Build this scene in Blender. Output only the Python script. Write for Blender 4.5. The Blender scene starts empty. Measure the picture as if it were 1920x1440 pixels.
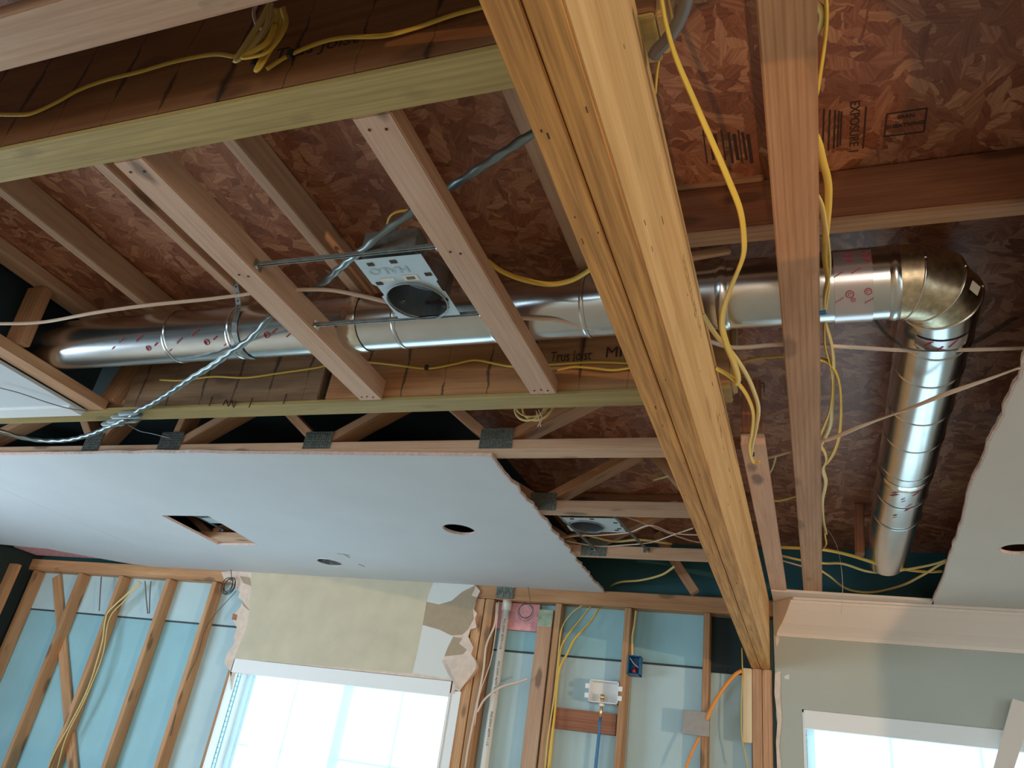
import bpy, bmesh, math, random
from mathutils import Vector, Matrix, Quaternion
from mathutils.geometry import tessellate_polygon
random.seed(7)
S = bpy.context.scene
C = S.collection

# ---------------------------------------------------------------- camera
CZ = 1.64                       # eye height above the floor
CEIL = 2.74                     # underside of the ceiling framing
R = Matrix(((0.93512743, 0.32617485, 0.13837144),
            (-0.03872634, 0.48228922, -0.87515563),
            (-0.35218881, 0.81302342, 0.46363344)))      # world -> lens axes (right, down, forward)
F = 1459.1
cam_d = bpy.data.cameras.new('camera')
cam_d.sensor_width = 36
cam_d.lens = F / 1920 * 36
cam_d.clip_start = 0.02
cam = bpy.data.objects.new('camera', cam_d)
C.objects.link(cam)
M = Matrix(((R[0][0], -R[1][0], -R[2][0], 0),
            (R[0][1], -R[1][1], -R[2][1], 0),
            (R[0][2], -R[1][2], -R[2][2], CZ), (0, 0, 0, 1)))
cam.matrix_world = M
S.camera = cam
S.view_settings.view_transform = 'Standard'
S.view_settings.look = 'None'
S.view_settings.gamma = 1
S.view_settings.use_curve_mapping = False
S.view_settings.exposure = 0.0

# ---------------------------------------------------------------- daylight outside
world = bpy.data.worlds.new('daylight')
S.world = world
world.use_nodes = True
bg = world.node_tree.nodes['Background']
bg.inputs[0].default_value = (0.60, 0.89, 1.0, 1)
bg.inputs[1].default_value = 2.8


def area(name, loc, target, sx, sy, power, col, spread=180):
    d = bpy.data.lights.new(name, 'AREA')
    d.shape = 'RECTANGLE'
    d.size, d.size_y = sx, sy
    d.energy = power
    d.color = col
    d.spread = math.radians(spread)
    o = bpy.data.objects.new(name, d)
    C.objects.link(o)
    o.location = loc
    o.rotation_euler = (Vector(target) - Vector(loc)).to_track_quat('-Z', 'Y').to_euler()
    return o


# daylight entering through the openings behind and beside the viewer
area('patio_daylight', (1.4, -5.9, 1.15), (-0.2, 1.6, 2.4), 2.5, 2.0, 75, (1.0, 0.62, 0.34))
area('back_window_daylight', (-3.4, -5.9, 1.45), (-3.0, 3.0, 2.4), 2.6, 1.7, 60, (0.66, 0.86, 1.0))
area('left_window_daylight', (-5.62, 1.3, 1.45), (-1.5, 3.4, 2.3), 1.9, 1.4, 90, (0.70, 0.85, 1.0))
area('side_window_daylight', (3.52, 0.6, 1.3), (-1.5, 3.5, 2.0), 1.6, 1.3, 8, (0.9, 0.92, 1.0))
# low sun glinting off something shiny outside, coming in almost level through the side opening
sp = bpy.data.lights.new('sun_glint', 'SPOT')
sp.energy = 2700
sp.color = (1.0, 0.62, 0.34)
sp.spot_size = math.radians(40)
sp.spot_blend = 0.1
sp.shadow_soft_size = 0.06
spo = bpy.data.objects.new('sun_glint', sp)
C.objects.link(spo)
spo.location = (11.9, -5.6, 0.92)
spo.rotation_euler = (Vector((-0.4, 3.0, 2.3)) - spo.location).to_track_quat('-Z', 'Y').to_euler()
# sunshine thrown up steeply by the glossy floor: the orange patches on the deck
g = bpy.data.lights.new('floor_glint', 'SPOT')
g.energy = 62
g.color = (1.0, 0.55, 0.25)
g.spot_size = math.radians(10.5)
g.spot_blend = 0.12
g.use_square = True
g.shadow_soft_size = 0.006
go = bpy.data.objects.new('floor_glint', g)
C.objects.link(go)
go.location = (0.25, 0.30, 0.08)
go.rotation_euler = (Vector((-0.05, 1.27, 3.05)) - go.location).to_track_quat('-Z', 'Y').to_euler()


# ---------------------------------------------------------------- maths
def at(x, y, z=None, Y=None, X=None):
    """world point on a known plane (height z, depth Y or side X) along the sight line of a photo pixel"""
    v = R.transposed() @ Vector((x - 960, y - 720, F))
    if z is not None:
        k = (z - CZ) / v.z
    elif Y is not None:
        k = Y / v.y
    else:
        k = X / v.x
    return Vector((v.x * k, v.y * k, v.z * k + CZ))


def smooth(P, n=8):
    P = [Vector(p) for p in P]
    Q = [P[0] * 2 - P[1]] + P + [P[-1] * 2 - P[-2]]
    out = []
    for i in range(1, len(Q) - 2):
        a, b, c, d = Q[i - 1:i + 3]
        for k in range(n):
            t = k / n
            out.append(0.5 * ((2 * b) + (c - a) * t + (2 * a - 5 * b + 4 * c - d) * t * t + (3 * b - a - 3 * c + d) * t ** 3))
    out.append(P[-1])
    return out


# ---------------------------------------------------------------- materials
def nt(name):
    m = bpy.data.materials.new(name)
    m.use_nodes = True
    t = m.node_tree
    b = t.nodes['Principled BSDF']
    return m, t, b


def N(t, k, **kw):
    n = t.nodes.new(k)
    for a, v in kw.items():
        setattr(n, a, v)
    return n


def ramp(t, stops):
    r = N(t, 'ShaderNodeValToRGB')
    e = r.color_ramp.elements
    e[0].position, e[0].color = stops[0][0], (*stops[0][1], 1)
    e[1].position, e[1].color = stops[-1][0], (*stops[-1][1], 1)
    for p, c in stops[1:-1]:
        x = e.new(p)
        x.color = (*c, 1)
    return r


def mixc(t, fac, a, b, mode='MIX'):
    m = N(t, 'ShaderNodeMix', data_type='RGBA', blend_type=mode)
    for s, v in ((0, fac), (6, a), (7, b)):
        if hasattr(v, 'is_linked') or hasattr(v, 'links'):
            t.links.new(v, m.inputs[s])
        elif s == 0:
            m.inputs[0].default_value = v
        else:
            m.inputs[s].default_value = (*v, 1)
    return m.outputs[2]


def flat(name, col, rough=0.6, metal=0.0, noise=0.0, scale=20, bump=0.0):
    m, t, b = nt(name)
    b.inputs['Base Color'].default_value = (*col, 1)
    b.inputs['Roughness'].default_value = rough
    b.inputs['Metallic'].default_value = metal
    if noise or bump:
        tc = N(t, 'ShaderNodeTexCoord')
        n = N(t, 'ShaderNodeTexNoise')
        n.inputs['Scale'].default_value = scale
        n.inputs['Detail'].default_value = 5
        t.links.new(tc.outputs['Object'], n.inputs['Vector'])
        r = ramp(t, [(0.3, tuple(c * (1 - noise) for c in col)), (0.7, tuple(min(1, c * (1 + noise)) for c in col))])
        t.links.new(n.outputs[0], r.inputs[0])
        t.links.new(r.outputs[0], b.inputs['Base Color'])
        if bump:
            bp = N(t, 'ShaderNodeBump')
            bp.inputs['Strength'].default_value = bump
            bp.inputs['Distance'].default_value = 0.002
            t.links.new(n.outputs[0], bp.inputs['Height'])
            t.links.new(bp.outputs[0], b.inputs['Normal'])
    return m


def lumber(name, light, dark, knots=0.6, streak=0.5, rough=0.65, vary=0.12, cathedral=0.5, fine=1.0, coarse=1.0):
    """grain runs along the object's own x axis"""
    m, t, b = nt(name)
    L = t.links.new
    tc = N(t, 'ShaderNodeTexCoord')
    oi = N(t, 'ShaderNodeObjectInfo')
    off = N(t, 'ShaderNodeVectorMath', operation='SCALE')
    off.inputs[0].default_value = (37, 11, 23)
    L(oi.outputs['Random'], off.inputs['Scale'])
    add = N(t, 'ShaderNodeVectorMath', operation='ADD')
    L(tc.outputs['Object'], add.inputs[0])
    L(off.outputs[0], add.inputs[1])

    def nz(sc, detail=5, dist=0.0, rgh=0.55):
        mp = N(t, 'ShaderNodeMapping')
        mp.inputs['Scale'].default_value = sc
        L(add.outputs[0], mp.inputs[0])
        n = N(t, 'ShaderNodeTexNoise')
        n.inputs['Scale'].default_value = 1
        n.inputs['Detail'].default_value = detail
        n.inputs['Distortion'].default_value = dist
        n.inputs['Roughness'].default_value = rgh
        L(mp.outputs[0], n.inputs['Vector'])
        return n.outputs[0]
    broad = nz((1.6, 16 * coarse, 16 * coarse), 4, 0.8)
    fineg = nz((5, 190 * fine, 190 * fine), 6, 0.2)
    r1 = ramp(t, [(0.34, dark), (0.66, light)])
    L(broad, r1.inputs[0])
    r2 = ramp(t, [(0.35, (0.55, 0.5, 0.45)), (0.62, (1.06, 1.05, 1.03))])
    L(fineg, r2.inputs[0])
    col = mixc(t, streak, r1.outputs[0], r2.outputs[0], 'MULTIPLY')
    # growth ring bands
    mp = N(t, 'ShaderNodeMapping')
    mp.inputs['Scale'].default_value = (0.6, 22, 22)
    L(add.outputs[0], mp.inputs[0])
    w = N(t, 'ShaderNodeTexWave', wave_type='BANDS', bands_direction='Y')
    w.inputs['Scale'].default_value = 0.9
    w.inputs['Distortion'].default_value = 5
    w.inputs['Detail'].default_value = 2
    w.inputs['Detail Scale'].default_value = 0.6
    L(mp.outputs[0], w.inputs['Vector'])
    r3 = ramp(t, [(0.0, (0.72, 0.62, 0.52)), (0.45, (1, 1, 1))])
    L(w.outputs['Fac'], r3.inputs[0])
    col = mixc(t, cathedral, col, r3.outputs[0], 'MULTIPLY')
    if knots:
        mp = N(t, 'ShaderNodeMapping')
        mp.inputs['Scale'].default_value = (3.4, 9, 9)
        L(add.outputs[0], mp.inputs[0])
        nn = N(t, 'ShaderNodeTexNoise')
        nn.inputs['Scale'].default_value = 6
        L(mp.outputs[0], nn.inputs['Vector'])
        dm = N(t, 'ShaderNodeVectorMath', operation='SCALE')
        dm.inputs['Scale'].default_value = 0.14
        L(nn.outputs[1], dm.inputs[0])
        ad = N(t, 'ShaderNodeVectorMath', operation='ADD')
        L(mp.outputs[0], ad.inputs[0])
        L(dm.outputs[0], ad.inputs[1])
        v = N(t, 'ShaderNodeTexVoronoi')
        v.inputs['Scale'].default_value = 1.0
        L(ad.outputs[0], v.inputs['Vector'])
        rk = ramp(t, [(0.13, (knots,) * 3), (0.22, (0, 0, 0))])
        L(v.outputs['Distance'], rk.inputs[0])
        col = mixc(t, rk.outputs[0], col, tuple(c * 0.28 for c in dark))
    # per-board variation
    hv = N(t, 'ShaderNodeHueSaturation')
    mr = N(t, 'ShaderNodeMapRange')
    mr.inputs['To Min'].default_value = 1 - vary
    mr.inputs['To Max'].default_value = 1 + vary
    L(oi.outputs['Random'], mr.inputs[0])
    L(mr.outputs[0], hv.inputs['Value'])
    L(col, hv.inputs['Color'])
    L(hv.outputs[0], b.inputs['Base Color'])
    b.inputs['Roughness'].default_value = rough
    bp = N(t, 'ShaderNodeBump')
    bp.inputs['Strength'].default_value = 0.25
    bp.inputs['Distance'].default_value = 0.001
    L(fineg, bp.inputs['Height'])
    L(bp.outputs[0], b.inputs['Normal'])
    return m


def osb_mat(name, cols, gloss=0.42):
    """overlapping wood strands, each with its own direction and tone"""
    m, t, b = nt(name)
    L = t.links.new
    tc = N(t, 'ShaderNodeTexCoord')
    wob = N(t, 'ShaderNodeTexNoise')
    wob.inputs['Scale'].default_value = 30
    wob.inputs['Detail'].default_value = 3
    L(tc.outputs['Object'], wob.inputs['Vector'])
    wsc = N(t, 'ShaderNodeVectorMath', operation='SCALE')
    wsc.inputs['Scale'].default_value = 0.030
    L(wob.outputs[1], wsc.inputs[0])
    base = N(t, 'ShaderNodeVectorMath', operation='ADD')
    L(tc.outputs['Object'], base.inputs[0])
    L(wsc.outputs[0], base.inputs[1])
    outs = []
    for ang, sc, seed in ((0.5, (11, 30, 1), 0), (-0.55, (13, 42, 1), 5.3), (1.5, (10, 36, 1), 9.1)):
        r0 = N(t, 'ShaderNodeVectorRotate', rotation_type='Z_AXIS')
        r0.inputs['Angle'].default_value = ang
        L(base.outputs[0], r0.inputs['Vector'])
        mp = N(t, 'ShaderNodeMapping')
        mp.inputs['Scale'].default_value = sc
        mp.inputs['Location'].default_value = (seed, seed * 2, 0)
        L(r0.outputs[0], mp.inputs[0])
        v = N(t, 'ShaderNodeTexVoronoi', feature='F1')
        v.inputs['Scale'].default_value = 1
        L(mp.outputs[0], v.inputs['Vector'])
        sp_ = N(t, 'ShaderNodeSeparateColor')
        L(v.outputs['Color'], sp_.inputs[0])
        an = N(t, 'ShaderNodeMath', operation='MULTIPLY_ADD')
        L(sp_.outputs[2], an.inputs[0])
        an.inputs[1].default_value = 1.8
        an.inputs[2].default_value = ang - 0.9
        rot = N(t, 'ShaderNodeVectorRotate', rotation_type='Z_AXIS')
        L(tc.outputs['Object'], rot.inputs['Vector'])
        L(an.outputs[0], rot.inputs['Angle'])
        m2 = N(t, 'ShaderNodeMapping')
        m2.inputs['Scale'].default_value = (14, 170, 1)
        L(rot.outputs[0], m2.inputs[0])
        n = N(t, 'ShaderNodeTexNoise')
        n.inputs['Scale'].default_value = 1
        n.inputs['Detail'].default_value = 4
        L(m2.outputs[0], n.inputs['Vector'])
        ad = N(t, 'ShaderNodeMath', operation='MULTIPLY_ADD')
        L(n.outputs[0], ad.inputs[0])
        ad.inputs[1].default_value = 0.9
        mu = N(t, 'ShaderNodeMath', operation='MULTIPLY_ADD')
        L(sp_.outputs[0], mu.inputs[0])
        mu.inputs[1].default_value = 0.55
        mu.inputs[2].default_value = -0.22
        L(mu.outputs[0], ad.inputs[2])
        r = ramp(t, [(0.15, cols[0]), (0.5, cols[1]), (0.85, cols[2])])
        L(ad.outputs[0], r.inputs[0])
        outs.append((r.outputs[0], sp_.outputs[1]))

    def thr(o, a, bb):
        r = N(t, 'ShaderNodeMapRange')
        r.inputs[1].default_value = a
        r.inputs[2].default_value = bb
        L(o, r.inputs[0])
        return r.outputs[0]
    c = mixc(t, thr(outs[1][1], 0.50, 0.54), outs[0][0], outs[1][0])
    c = mixc(t, thr(outs[2][1], 0.66, 0.70), c, outs[2][0])
    n2 = N(t, 'ShaderNodeTexNoise')
    n2.inputs['Scale'].default_value = 1.6
    n2.inputs['Detail'].default_value = 6
    L(tc.outputs['Object'], n2.inputs['Vector'])
    r2 = ramp(t, [(0.35, (0.68, 0.58, 0.55)), (0.65, (1.1, 1.07, 1.03))])
    L(n2.outputs[0], r2.inputs[0])
    c = mixc(t, 0.7, c, r2.outputs[0], 'MULTIPLY')
    L(c, b.inputs['Base Color'])
    b.inputs['Roughness'].default_value = gloss
    bp = N(t, 'ShaderNodeBump')
    bp.inputs['Strength'].default_value = 0.35
    bp.inputs['Distance'].default_value = 0.001
    L(outs[1][1], bp.inputs['Height'])
    L(bp.outputs[0], b.inputs['Normal'])
    return m


def plywood(name, light, dark, glue=0.153, glue_off=0.0, rough=0.6):
    """face veneer of an engineered beam, with dark glue stains across it"""
    m = lumber(name, light, dark, knots=0.45, streak=0.35, rough=rough, vary=0.03, cathedral=0.55)
    t = m.node_tree
    L = t.links.new
    b = t.nodes['Principled BSDF']
    src = b.inputs['Base Color'].links[0].from_socket
    tc = N(t, 'ShaderNodeTexCoord')
    sx = N(t, 'ShaderNodeSeparateXYZ')
    L(tc.outputs['Object'], sx.inputs[0])
    nz = N(t, 'ShaderNodeTexNoise')
    nz.inputs['Scale'].default_value = 16
    nz.inputs['Detail'].default_value = 4
    L(tc.outputs['Object'], nz.inputs['Vector'])
    a = N(t, 'ShaderNodeMath', operation='MULTIPLY_ADD')
    L(nz.outputs[0], a.inputs[0])
    a.inputs[1].default_value = 0.03
    L(sx.outputs[0], a.inputs[2])
    d = N(t, 'ShaderNodeMath', operation='ADD')
    L(a.outputs[0], d.inputs[0])
    d.inputs[1].default_value = glue_off - 0.015 + 100 * glue
    q = N(t, 'ShaderNodeMath', operation='MODULO')
    L(d.outputs[0], q.inputs[0])
    q.inputs[1].default_value = glue
    s = N(t, 'ShaderNodeMath', operation='SUBTRACT')
    L(q.outputs[0], s.inputs[0])
    s.inputs[1].default_value = glue / 2
    ab = N(t, 'ShaderNodeMath', operation='ABSOLUTE')
    L(s.outputs[0], ab.inputs[0])
    n3 = N(t, 'ShaderNodeTexNoise')
    n3.inputs['Scale'].default_value = 7
    n3.inputs['Detail'].default_value = 3
    L(tc.outputs['Object'], n3.inputs['Vector'])
    wd = N(t, 'ShaderNodeMapRange')
    wd.inputs[1].default_value = 0.42
    wd.inputs[2].default_value = 0.66
    wd.inputs[3].default_value = 0.0015
    wd.inputs[4].default_value = 0.014
    L(n3.outputs[0], wd.inputs[0])
    mr = N(t, 'ShaderNodeMapRange')
    L(ab.outputs[0], mr.inputs[0])
    mr.inputs[1].default_value = 0.0
    L(wd.outputs[0], mr.inputs[2])
    mr.inputs[3].default_value = 0.95
    mr.inputs[4].default_value = 0.0
    col = mixc(t, mr.outputs[0], src, (0.02, 0.013, 0.008))
    L(col, b.inputs['Base Color'])
    return m


PINE = lumber('pine', (0.60, 0.40, 0.27), (0.50, 0.30, 0.185), knots=0.75, streak=0.28, cathedral=0.22)
PINE_PINK = lumber('pine_pink', (0.72, 0.48, 0.35), (0.61, 0.38, 0.26), knots=0.8, streak=0.28, cathedral=0.12)
PINE_RED = lumber('red_fir', (0.60, 0.35, 0.20), (0.47, 0.25, 0.13), knots=0.5, streak=0.35, cathedral=0.5)
STUD = lumber('stud_wood', (0.56, 0.33, 0.17), (0.42, 0.22, 0.10), knots=0.7, streak=0.35)
DARKWOOD = lumber('aged_fir', (0.40, 0.17, 0.085), (0.27, 0.10, 0.05), knots=0.6, streak=0.4)
TREATED = lumber('treated_wood', (0.45, 0.34, 0.125), (0.34, 0.25, 0.085), knots=0.4, streak=0.3, cathedral=0.35)
LVL_EDGE = lumber('laminated_beam_edge', (0.74, 0.36, 0.10), (0.62, 0.29, 0.075), knots=0.0, streak=0.85, cathedral=0.15, fine=0.7, vary=0.04, coarse=5)
LVL_FACE = lumber('laminated_beam_face', (0.74, 0.49, 0.22), (0.62, 0.37, 0.15), knots=0.25, streak=0.25, cathedral=0.55, vary=0.04)
PLY_RED = plywood('girder_face', (0.36, 0.17, 0.07), (0.23, 0.095, 0.04), glue_off=0.0)
PLY_ORANGE = plywood('girder_face_back', (0.50, 0.26, 0.11), (0.34, 0.15, 0.06), glue_off=0.0)
PLY_GREY = plywood('girder_face_weathered', (0.34, 0.22, 0.13), (0.19, 0.12, 0.07), glue_off=0.0)
OSB = osb_mat('oriented_strand_board', ((0.20, 0.065, 0.032), (0.34, 0.13, 0.065), (0.56, 0.29, 0.165)))
OSB_END = osb_mat('strand_board_edge', ((0.32, 0.2, 0.08), (0.5, 0.34, 0.15), (0.6, 0.43, 0.2)))
DRYWALL = flat('ceiling_board', (0.60, 0.635, 0.675), 0.85, noise=0.03, scale=3)
DRY_EDGE = flat('gypsum', (0.66, 0.52, 0.48), 0.9, noise=0.15, scale=60, bump=0.5)
DRY_BEIGE = flat('ceiling_board_warm', (0.62, 0.57, 0.52), 0.85, noise=0.03, scale=3)
PAINT_GREY = flat('grey_green_paint', (0.42, 0.45, 0.40), 0.7, noise=0.04, scale=2.5)
PAINT_YELLOW = flat('mottled_yellow_paint', (0.55, 0.50, 0.37), 0.75, noise=0.07, scale=7)
PAPER_WHITE = flat('white_paper', (0.66, 0.68, 0.66), 0.85)
PAPER_BROWN = flat('brown_paper', (0.36, 0.29, 0.20), 0.85, noise=0.05, scale=30)
PAPER_TORN = flat('torn_paper', (0.68, 0.56, 0.47), 0.9, noise=0.1, scale=25, bump=0.3)
TRIM = flat('cream_trim_paint', (0.74, 0.65, 0.58), 0.5)
WHITE = flat('white_vinyl', (0.80, 0.83, 0.84), 0.4)
TEAL = flat('teal_foam_board', (0.27, 0.50, 0.57), 0.6, noise=0.06, scale=4)
TEAL_PALE = flat('pale_foam_board', (0.43, 0.59, 0.63), 0.6, noise=0.05, scale=4)
DARK = flat('shade_black', (0.012, 0.03, 0.035), 0.8)  # black that paints in the shade of voids and gaps
RIM = flat('dark_teal_membrane', (0.018, 0.095, 0.11), 0.7)
TAPE_DARK = flat('dark_joint', (0.03, 0.045, 0.05), 0.6)
WALLP = flat('interior_wall_paint', (0.55, 0.50, 0.42), 0.8)
FLOORM = lumber('floor_boards', (0.66, 0.54, 0.42), (0.54, 0.42, 0.31), knots=0.2, streak=0.3)
YEL = flat('yellow_cable', (0.68, 0.46, 0.07), 0.42)
YEL2 = flat('yellow_cable_pale', (0.66, 0.52, 0.20), 0.42)
BEIGE = flat('white_cable', (0.66, 0.52, 0.42), 0.45)
GREYC = flat('grey_cable', (0.16, 0.15, 0.16), 0.45)
BLACKC = flat('black_cable', (0.03, 0.03, 0.03), 0.5)
GREYT = flat('duct_tape', (0.24, 0.31, 0.33), 0.45)
ORANGE = flat('orange_cable', (0.85, 0.30, 0.05), 0.45)
BLUEP = flat('blue_pipe', (0.02, 0.17, 0.38), 0.4)
BLUEB = flat('blue_plastic', (0.01, 0.12, 0.30), 0.4)
REDP = flat('red_plastic', (0.7, 0.05, 0.05), 0.5)
PVC = flat('white_pvc', (0.78, 0.76, 0.70), 0.35)
BRASS = flat('brass', (0.75, 0.5, 0.25), 0.3, 0.9)
INK = flat('black_ink', (0.05, 0.025, 0.018), 0.8)
REDINK = flat('red_ink', (0.40, 0.06, 0.09), 0.5)
TRACK = flat('blue_grey_track', (0.25, 0.60, 0.72), 0.5)
EMBOSS = flat('embossed_steel', (0.40, 0.50, 0.56), 0.5, 0.35)
FAINT = flat('faded_ink', (0.40, 0.24, 0.11), 0.8)
GALV = flat('galvanised_steel', (0.68, 0.70, 0.71), 0.23, 1.0, noise=0.05, scale=14)
GALV_DULL = flat('dull_galvanised_steel', (0.33, 0.36, 0.35), 0.5, 0.8, noise=0.2, scale=50)
GALV_PLATE = flat('pressed_nail_plate', (0.16, 0.18, 0.16), 0.5, 0.6, noise=0.35, scale=120, bump=0.8)
GALV_SPOT = flat('spangled_steel', (0.62, 0.52, 0.36), 0.36, 1.0, noise=0.3, scale=55)
FOIL = flat('foil_tape', (0.8, 0.78, 0.7), 0.18, 1.0, noise=0.1, scale=60, bump=1.0)
CLEARTAPE = flat('clear_printed_tape', (0.66, 0.60, 0.62), 0.25, 0.75)
LAMPPLATE = flat('lamp_plate_steel', (0.52, 0.62, 0.68), 0.5, 0.35)
CANIN = flat('lamp_can_steel', (0.35, 0.38, 0.40), 0.3, 0.9)
STICKER = flat('sticker', (0.72, 0.70, 0.62), 0.5)
PINKINS = flat('pink_insulation', (0.62, 0.30, 0.32), 1.0, noise=0.2, scale=30, bump=1.0)
GREYPLATE = flat('stud_guard_steel', (0.34, 0.31, 0.28), 0.45, 0.5, noise=0.08, scale=40)

# spiral armour of the flexible conduit
ARMOR, t_, b_ = nt('spiral_armour')
b_.inputs['Base Color'].default_value = (0.20, 0.24, 0.24, 1)
b_.inputs['Metallic'].default_value = 0.7
b_.inputs['Roughness'].default_value = 0.38

# glass: thin pane
GLASS, t_, b_ = nt('window_glass')
tr = N(t_, 'ShaderNodeBsdfTransparent')
gl = N(t_, 'ShaderNodeBsdfGlossy')
gl.inputs['Roughness'].default_value = 0.02
mx = N(t_, 'ShaderNodeMixShader')
mx.inputs[0].default_value = 0.06
t_.links.new(tr.outputs[0], mx.inputs[1])
t_.links.new(gl.outputs[0], mx.inputs[2])
t_.links.new(mx.outputs[0], t_.nodes['Material Output'].inputs[0])

# vinyl glazing bars that let daylight through
VINYL, t_, b_ = nt('translucent_vinyl')
tl = N(t_, 'ShaderNodeBsdfTranslucent')
tl.inputs[0].default_value = (0.85, 0.95, 1, 1)
df = N(t_, 'ShaderNodeBsdfDiffuse')
df.inputs[0].default_value = (0.9, 0.95, 1, 1)
mx = N(t_, 'ShaderNodeMixShader')
mx.inputs[0].default_value = 0.25
t_.links.new(tl.outputs[0], mx.inputs[1])
t_.links.new(df.outputs[0], mx.inputs[2])
t_.links.new(mx.outputs[0], t_.nodes['Material Output'].inputs[0])

# ---------------------------------------------------------------- object helpers
WL = {}


def meta(o, label=None, cat=None, group=None, kind=None):
    if label:
        o['label'] = label
    if cat:
        o['category'] = cat
    if group:
        o['group'] = group
    if kind:
        o['kind'] = kind
    return o


def thing(name, loc, label, cat, group=None, kind=None):
    o = bpy.data.objects.new(name, None)
    o.empty_display_size = 0.05
    C.objects.link(o)
    o.location = loc
    WL[o.name] = Matrix.Translation(Vector(loc))
    return meta(o, label, cat, group, kind)


def link(name, me, mat, Mw, parent=None, shade=False):
    o = bpy.data.objects.new(name, me)
    C.objects.link(o)
    if mat:
        me.materials.append(mat)
    if parent:
        o.parent = parent
        o.matrix_local = WL[parent.name].inverted() @ Mw
    else:
        o.matrix_world = Mw
    WL[o.name] = Mw
    if shade:
        for p in me.polygons:
            p.use_smooth = True
    return o


class MB:
    """collects shapes in world coordinates and links them as one mesh object"""

    def __init__(self):
        self.v, self.f = [], []

    def box(self, x0, x1, y0, y1, z0, z1):
        n = len(self.v)
        self.v += [Vector((x, y, z)) for x in (x0, x1) for y in (y0, y1) for z in (z0, z1)]
        self.f += [tuple(n + i for i in q) for q in ((0, 1, 3, 2), (4, 6, 7, 5), (0, 4, 5, 1), (2, 3, 7, 6), (0, 2, 6, 4), (1, 5, 7, 3))]
        return self

    def obox(self, c, ax, ay, az):
        c, ax, ay, az = map(Vector, (c, ax, ay, az))
        n = len(self.v)
        self.v += [c + ax * i + ay * j + az * k for i in (-1, 1) for j in (-1, 1) for k in (-1, 1)]
        self.f += [tuple(n + i for i in q) for q in ((0, 1, 3, 2), (4, 6, 7, 5), (0, 4, 5, 1), (2, 3, 7, 6), (0, 2, 6, 4), (1, 5, 7, 3))]
        return self

    def tube(self, P, r, seg=12, r2=None, twist=0.0, cap=True, phase=0.0, ref=None):
        P = [Vector(p) for p in P]
        r2 = r2 or r
        n0 = len(self.v)
        T = []
        for i in range(len(P)):
            d = P[min(i + 1, len(P) - 1)] - P[max(i - 1, 0)]
            T.append(d.normalized() if d.length > 1e-9 else Vector((1, 0, 0)))
        u = Vector(ref) if ref else (Vector((0, 0, 1)) if abs(T[0].z) < 0.9 else Vector((1, 0, 0)))
        u = (u - T[0] * u.dot(T[0])).normalized()
        L = 0
        for i, p in enumerate(P):
            if i:
                q = T[i - 1].rotation_difference(T[i])
                u = q @ u
                L += (P[i] - P[i - 1]).length
            u = (u - T[i] * u.dot(T[i])).normalized()
            w = T[i].cross(u)
            rr = r[i] if isinstance(r, list) else r
            rb = r2[i] if isinstance(r2, list) else r2
            a0 = twist * L + phase
            for k in range(seg):
                a = 2 * math.pi * k / seg
                x, y = rr * math.cos(a), rb * math.sin(a)
                self.v.append(p + u * (x * math.cos(a0) - y * math.sin(a0)) + w * (x * math.sin(a0) + y * math.cos(a0)))
        for i in range(len(P) - 1):
            for k in range(seg):
                a, b = n0 + i * seg + k, n0 + i * seg + (k + 1) % seg
                self.f.append((a, b, b + seg, a + seg))
        if cap:
            self.f.append(tuple(n0 + k for k in reversed(range(seg))))
            self.f.append(tuple(n0 + (len(P) - 1) * seg + k for k in range(seg)))
        return self

    def plate(self, polys, d, frame):
        """flat plate with holes: polys in 2D, frame(u, v, w) -> world, d thickness"""
        flatp = [p for pl in polys for p in pl]
        tris = tessellate_polygon([[Vector((a, b, 0)) for a, b in pl] for pl in polys])
        n = len(self.v)
        m = len(flatp)
        self.v += [Vector(frame(a, b, 0)) for a, b in flatp] + [Vector(frame(a, b, d)) for a, b in flatp]
        for t in tris:
            self.f.append(tuple(n + i for i in t))
            self.f.append(tuple(n + m + i for i in reversed(t)))
        k = 0
        for pl in polys:
            for i in range(len(pl)):
                a, b = k + i, k + (i + 1) % len(pl)
                self.f.append((n + a, n + b, n + m + b, n + m + a))
            k += len(pl)
        return self

    def build(self, name, mat, parent=None, loc=None, shade=False, bevel=0):
        if loc is None:
            if parent:
                loc = WL[parent.name].translation
            else:
                lo = [min(v[i] for v in self.v) for i in range(3)]
                hi = [max(v[i] for v in self.v) for i in range(3)]
                loc = Vector(((lo[0] + hi[0]) / 2, (lo[1] + hi[1]) / 2, lo[2]))
        Mw = Matrix.Translation(Vector(loc))
        me = bpy.data.meshes.new(name)
        me.from_pydata([v - Vector(loc) for v in self.v], [], self.f)
        bm = bmesh.new()
        bm.from_mesh(me)
        bmesh.ops.recalc_face_normals(bm, faces=bm.faces)
        if bevel:
            bmesh.ops.bevel(bm, geom=list(bm.edges), offset=bevel, segments=1, affect='EDGES')
        bm.to_mesh(me)
        bm.free()
        o = link(name, me, mat, Mw, parent, shade)
        if shade == 'auto':
            pass
        return o


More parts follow.
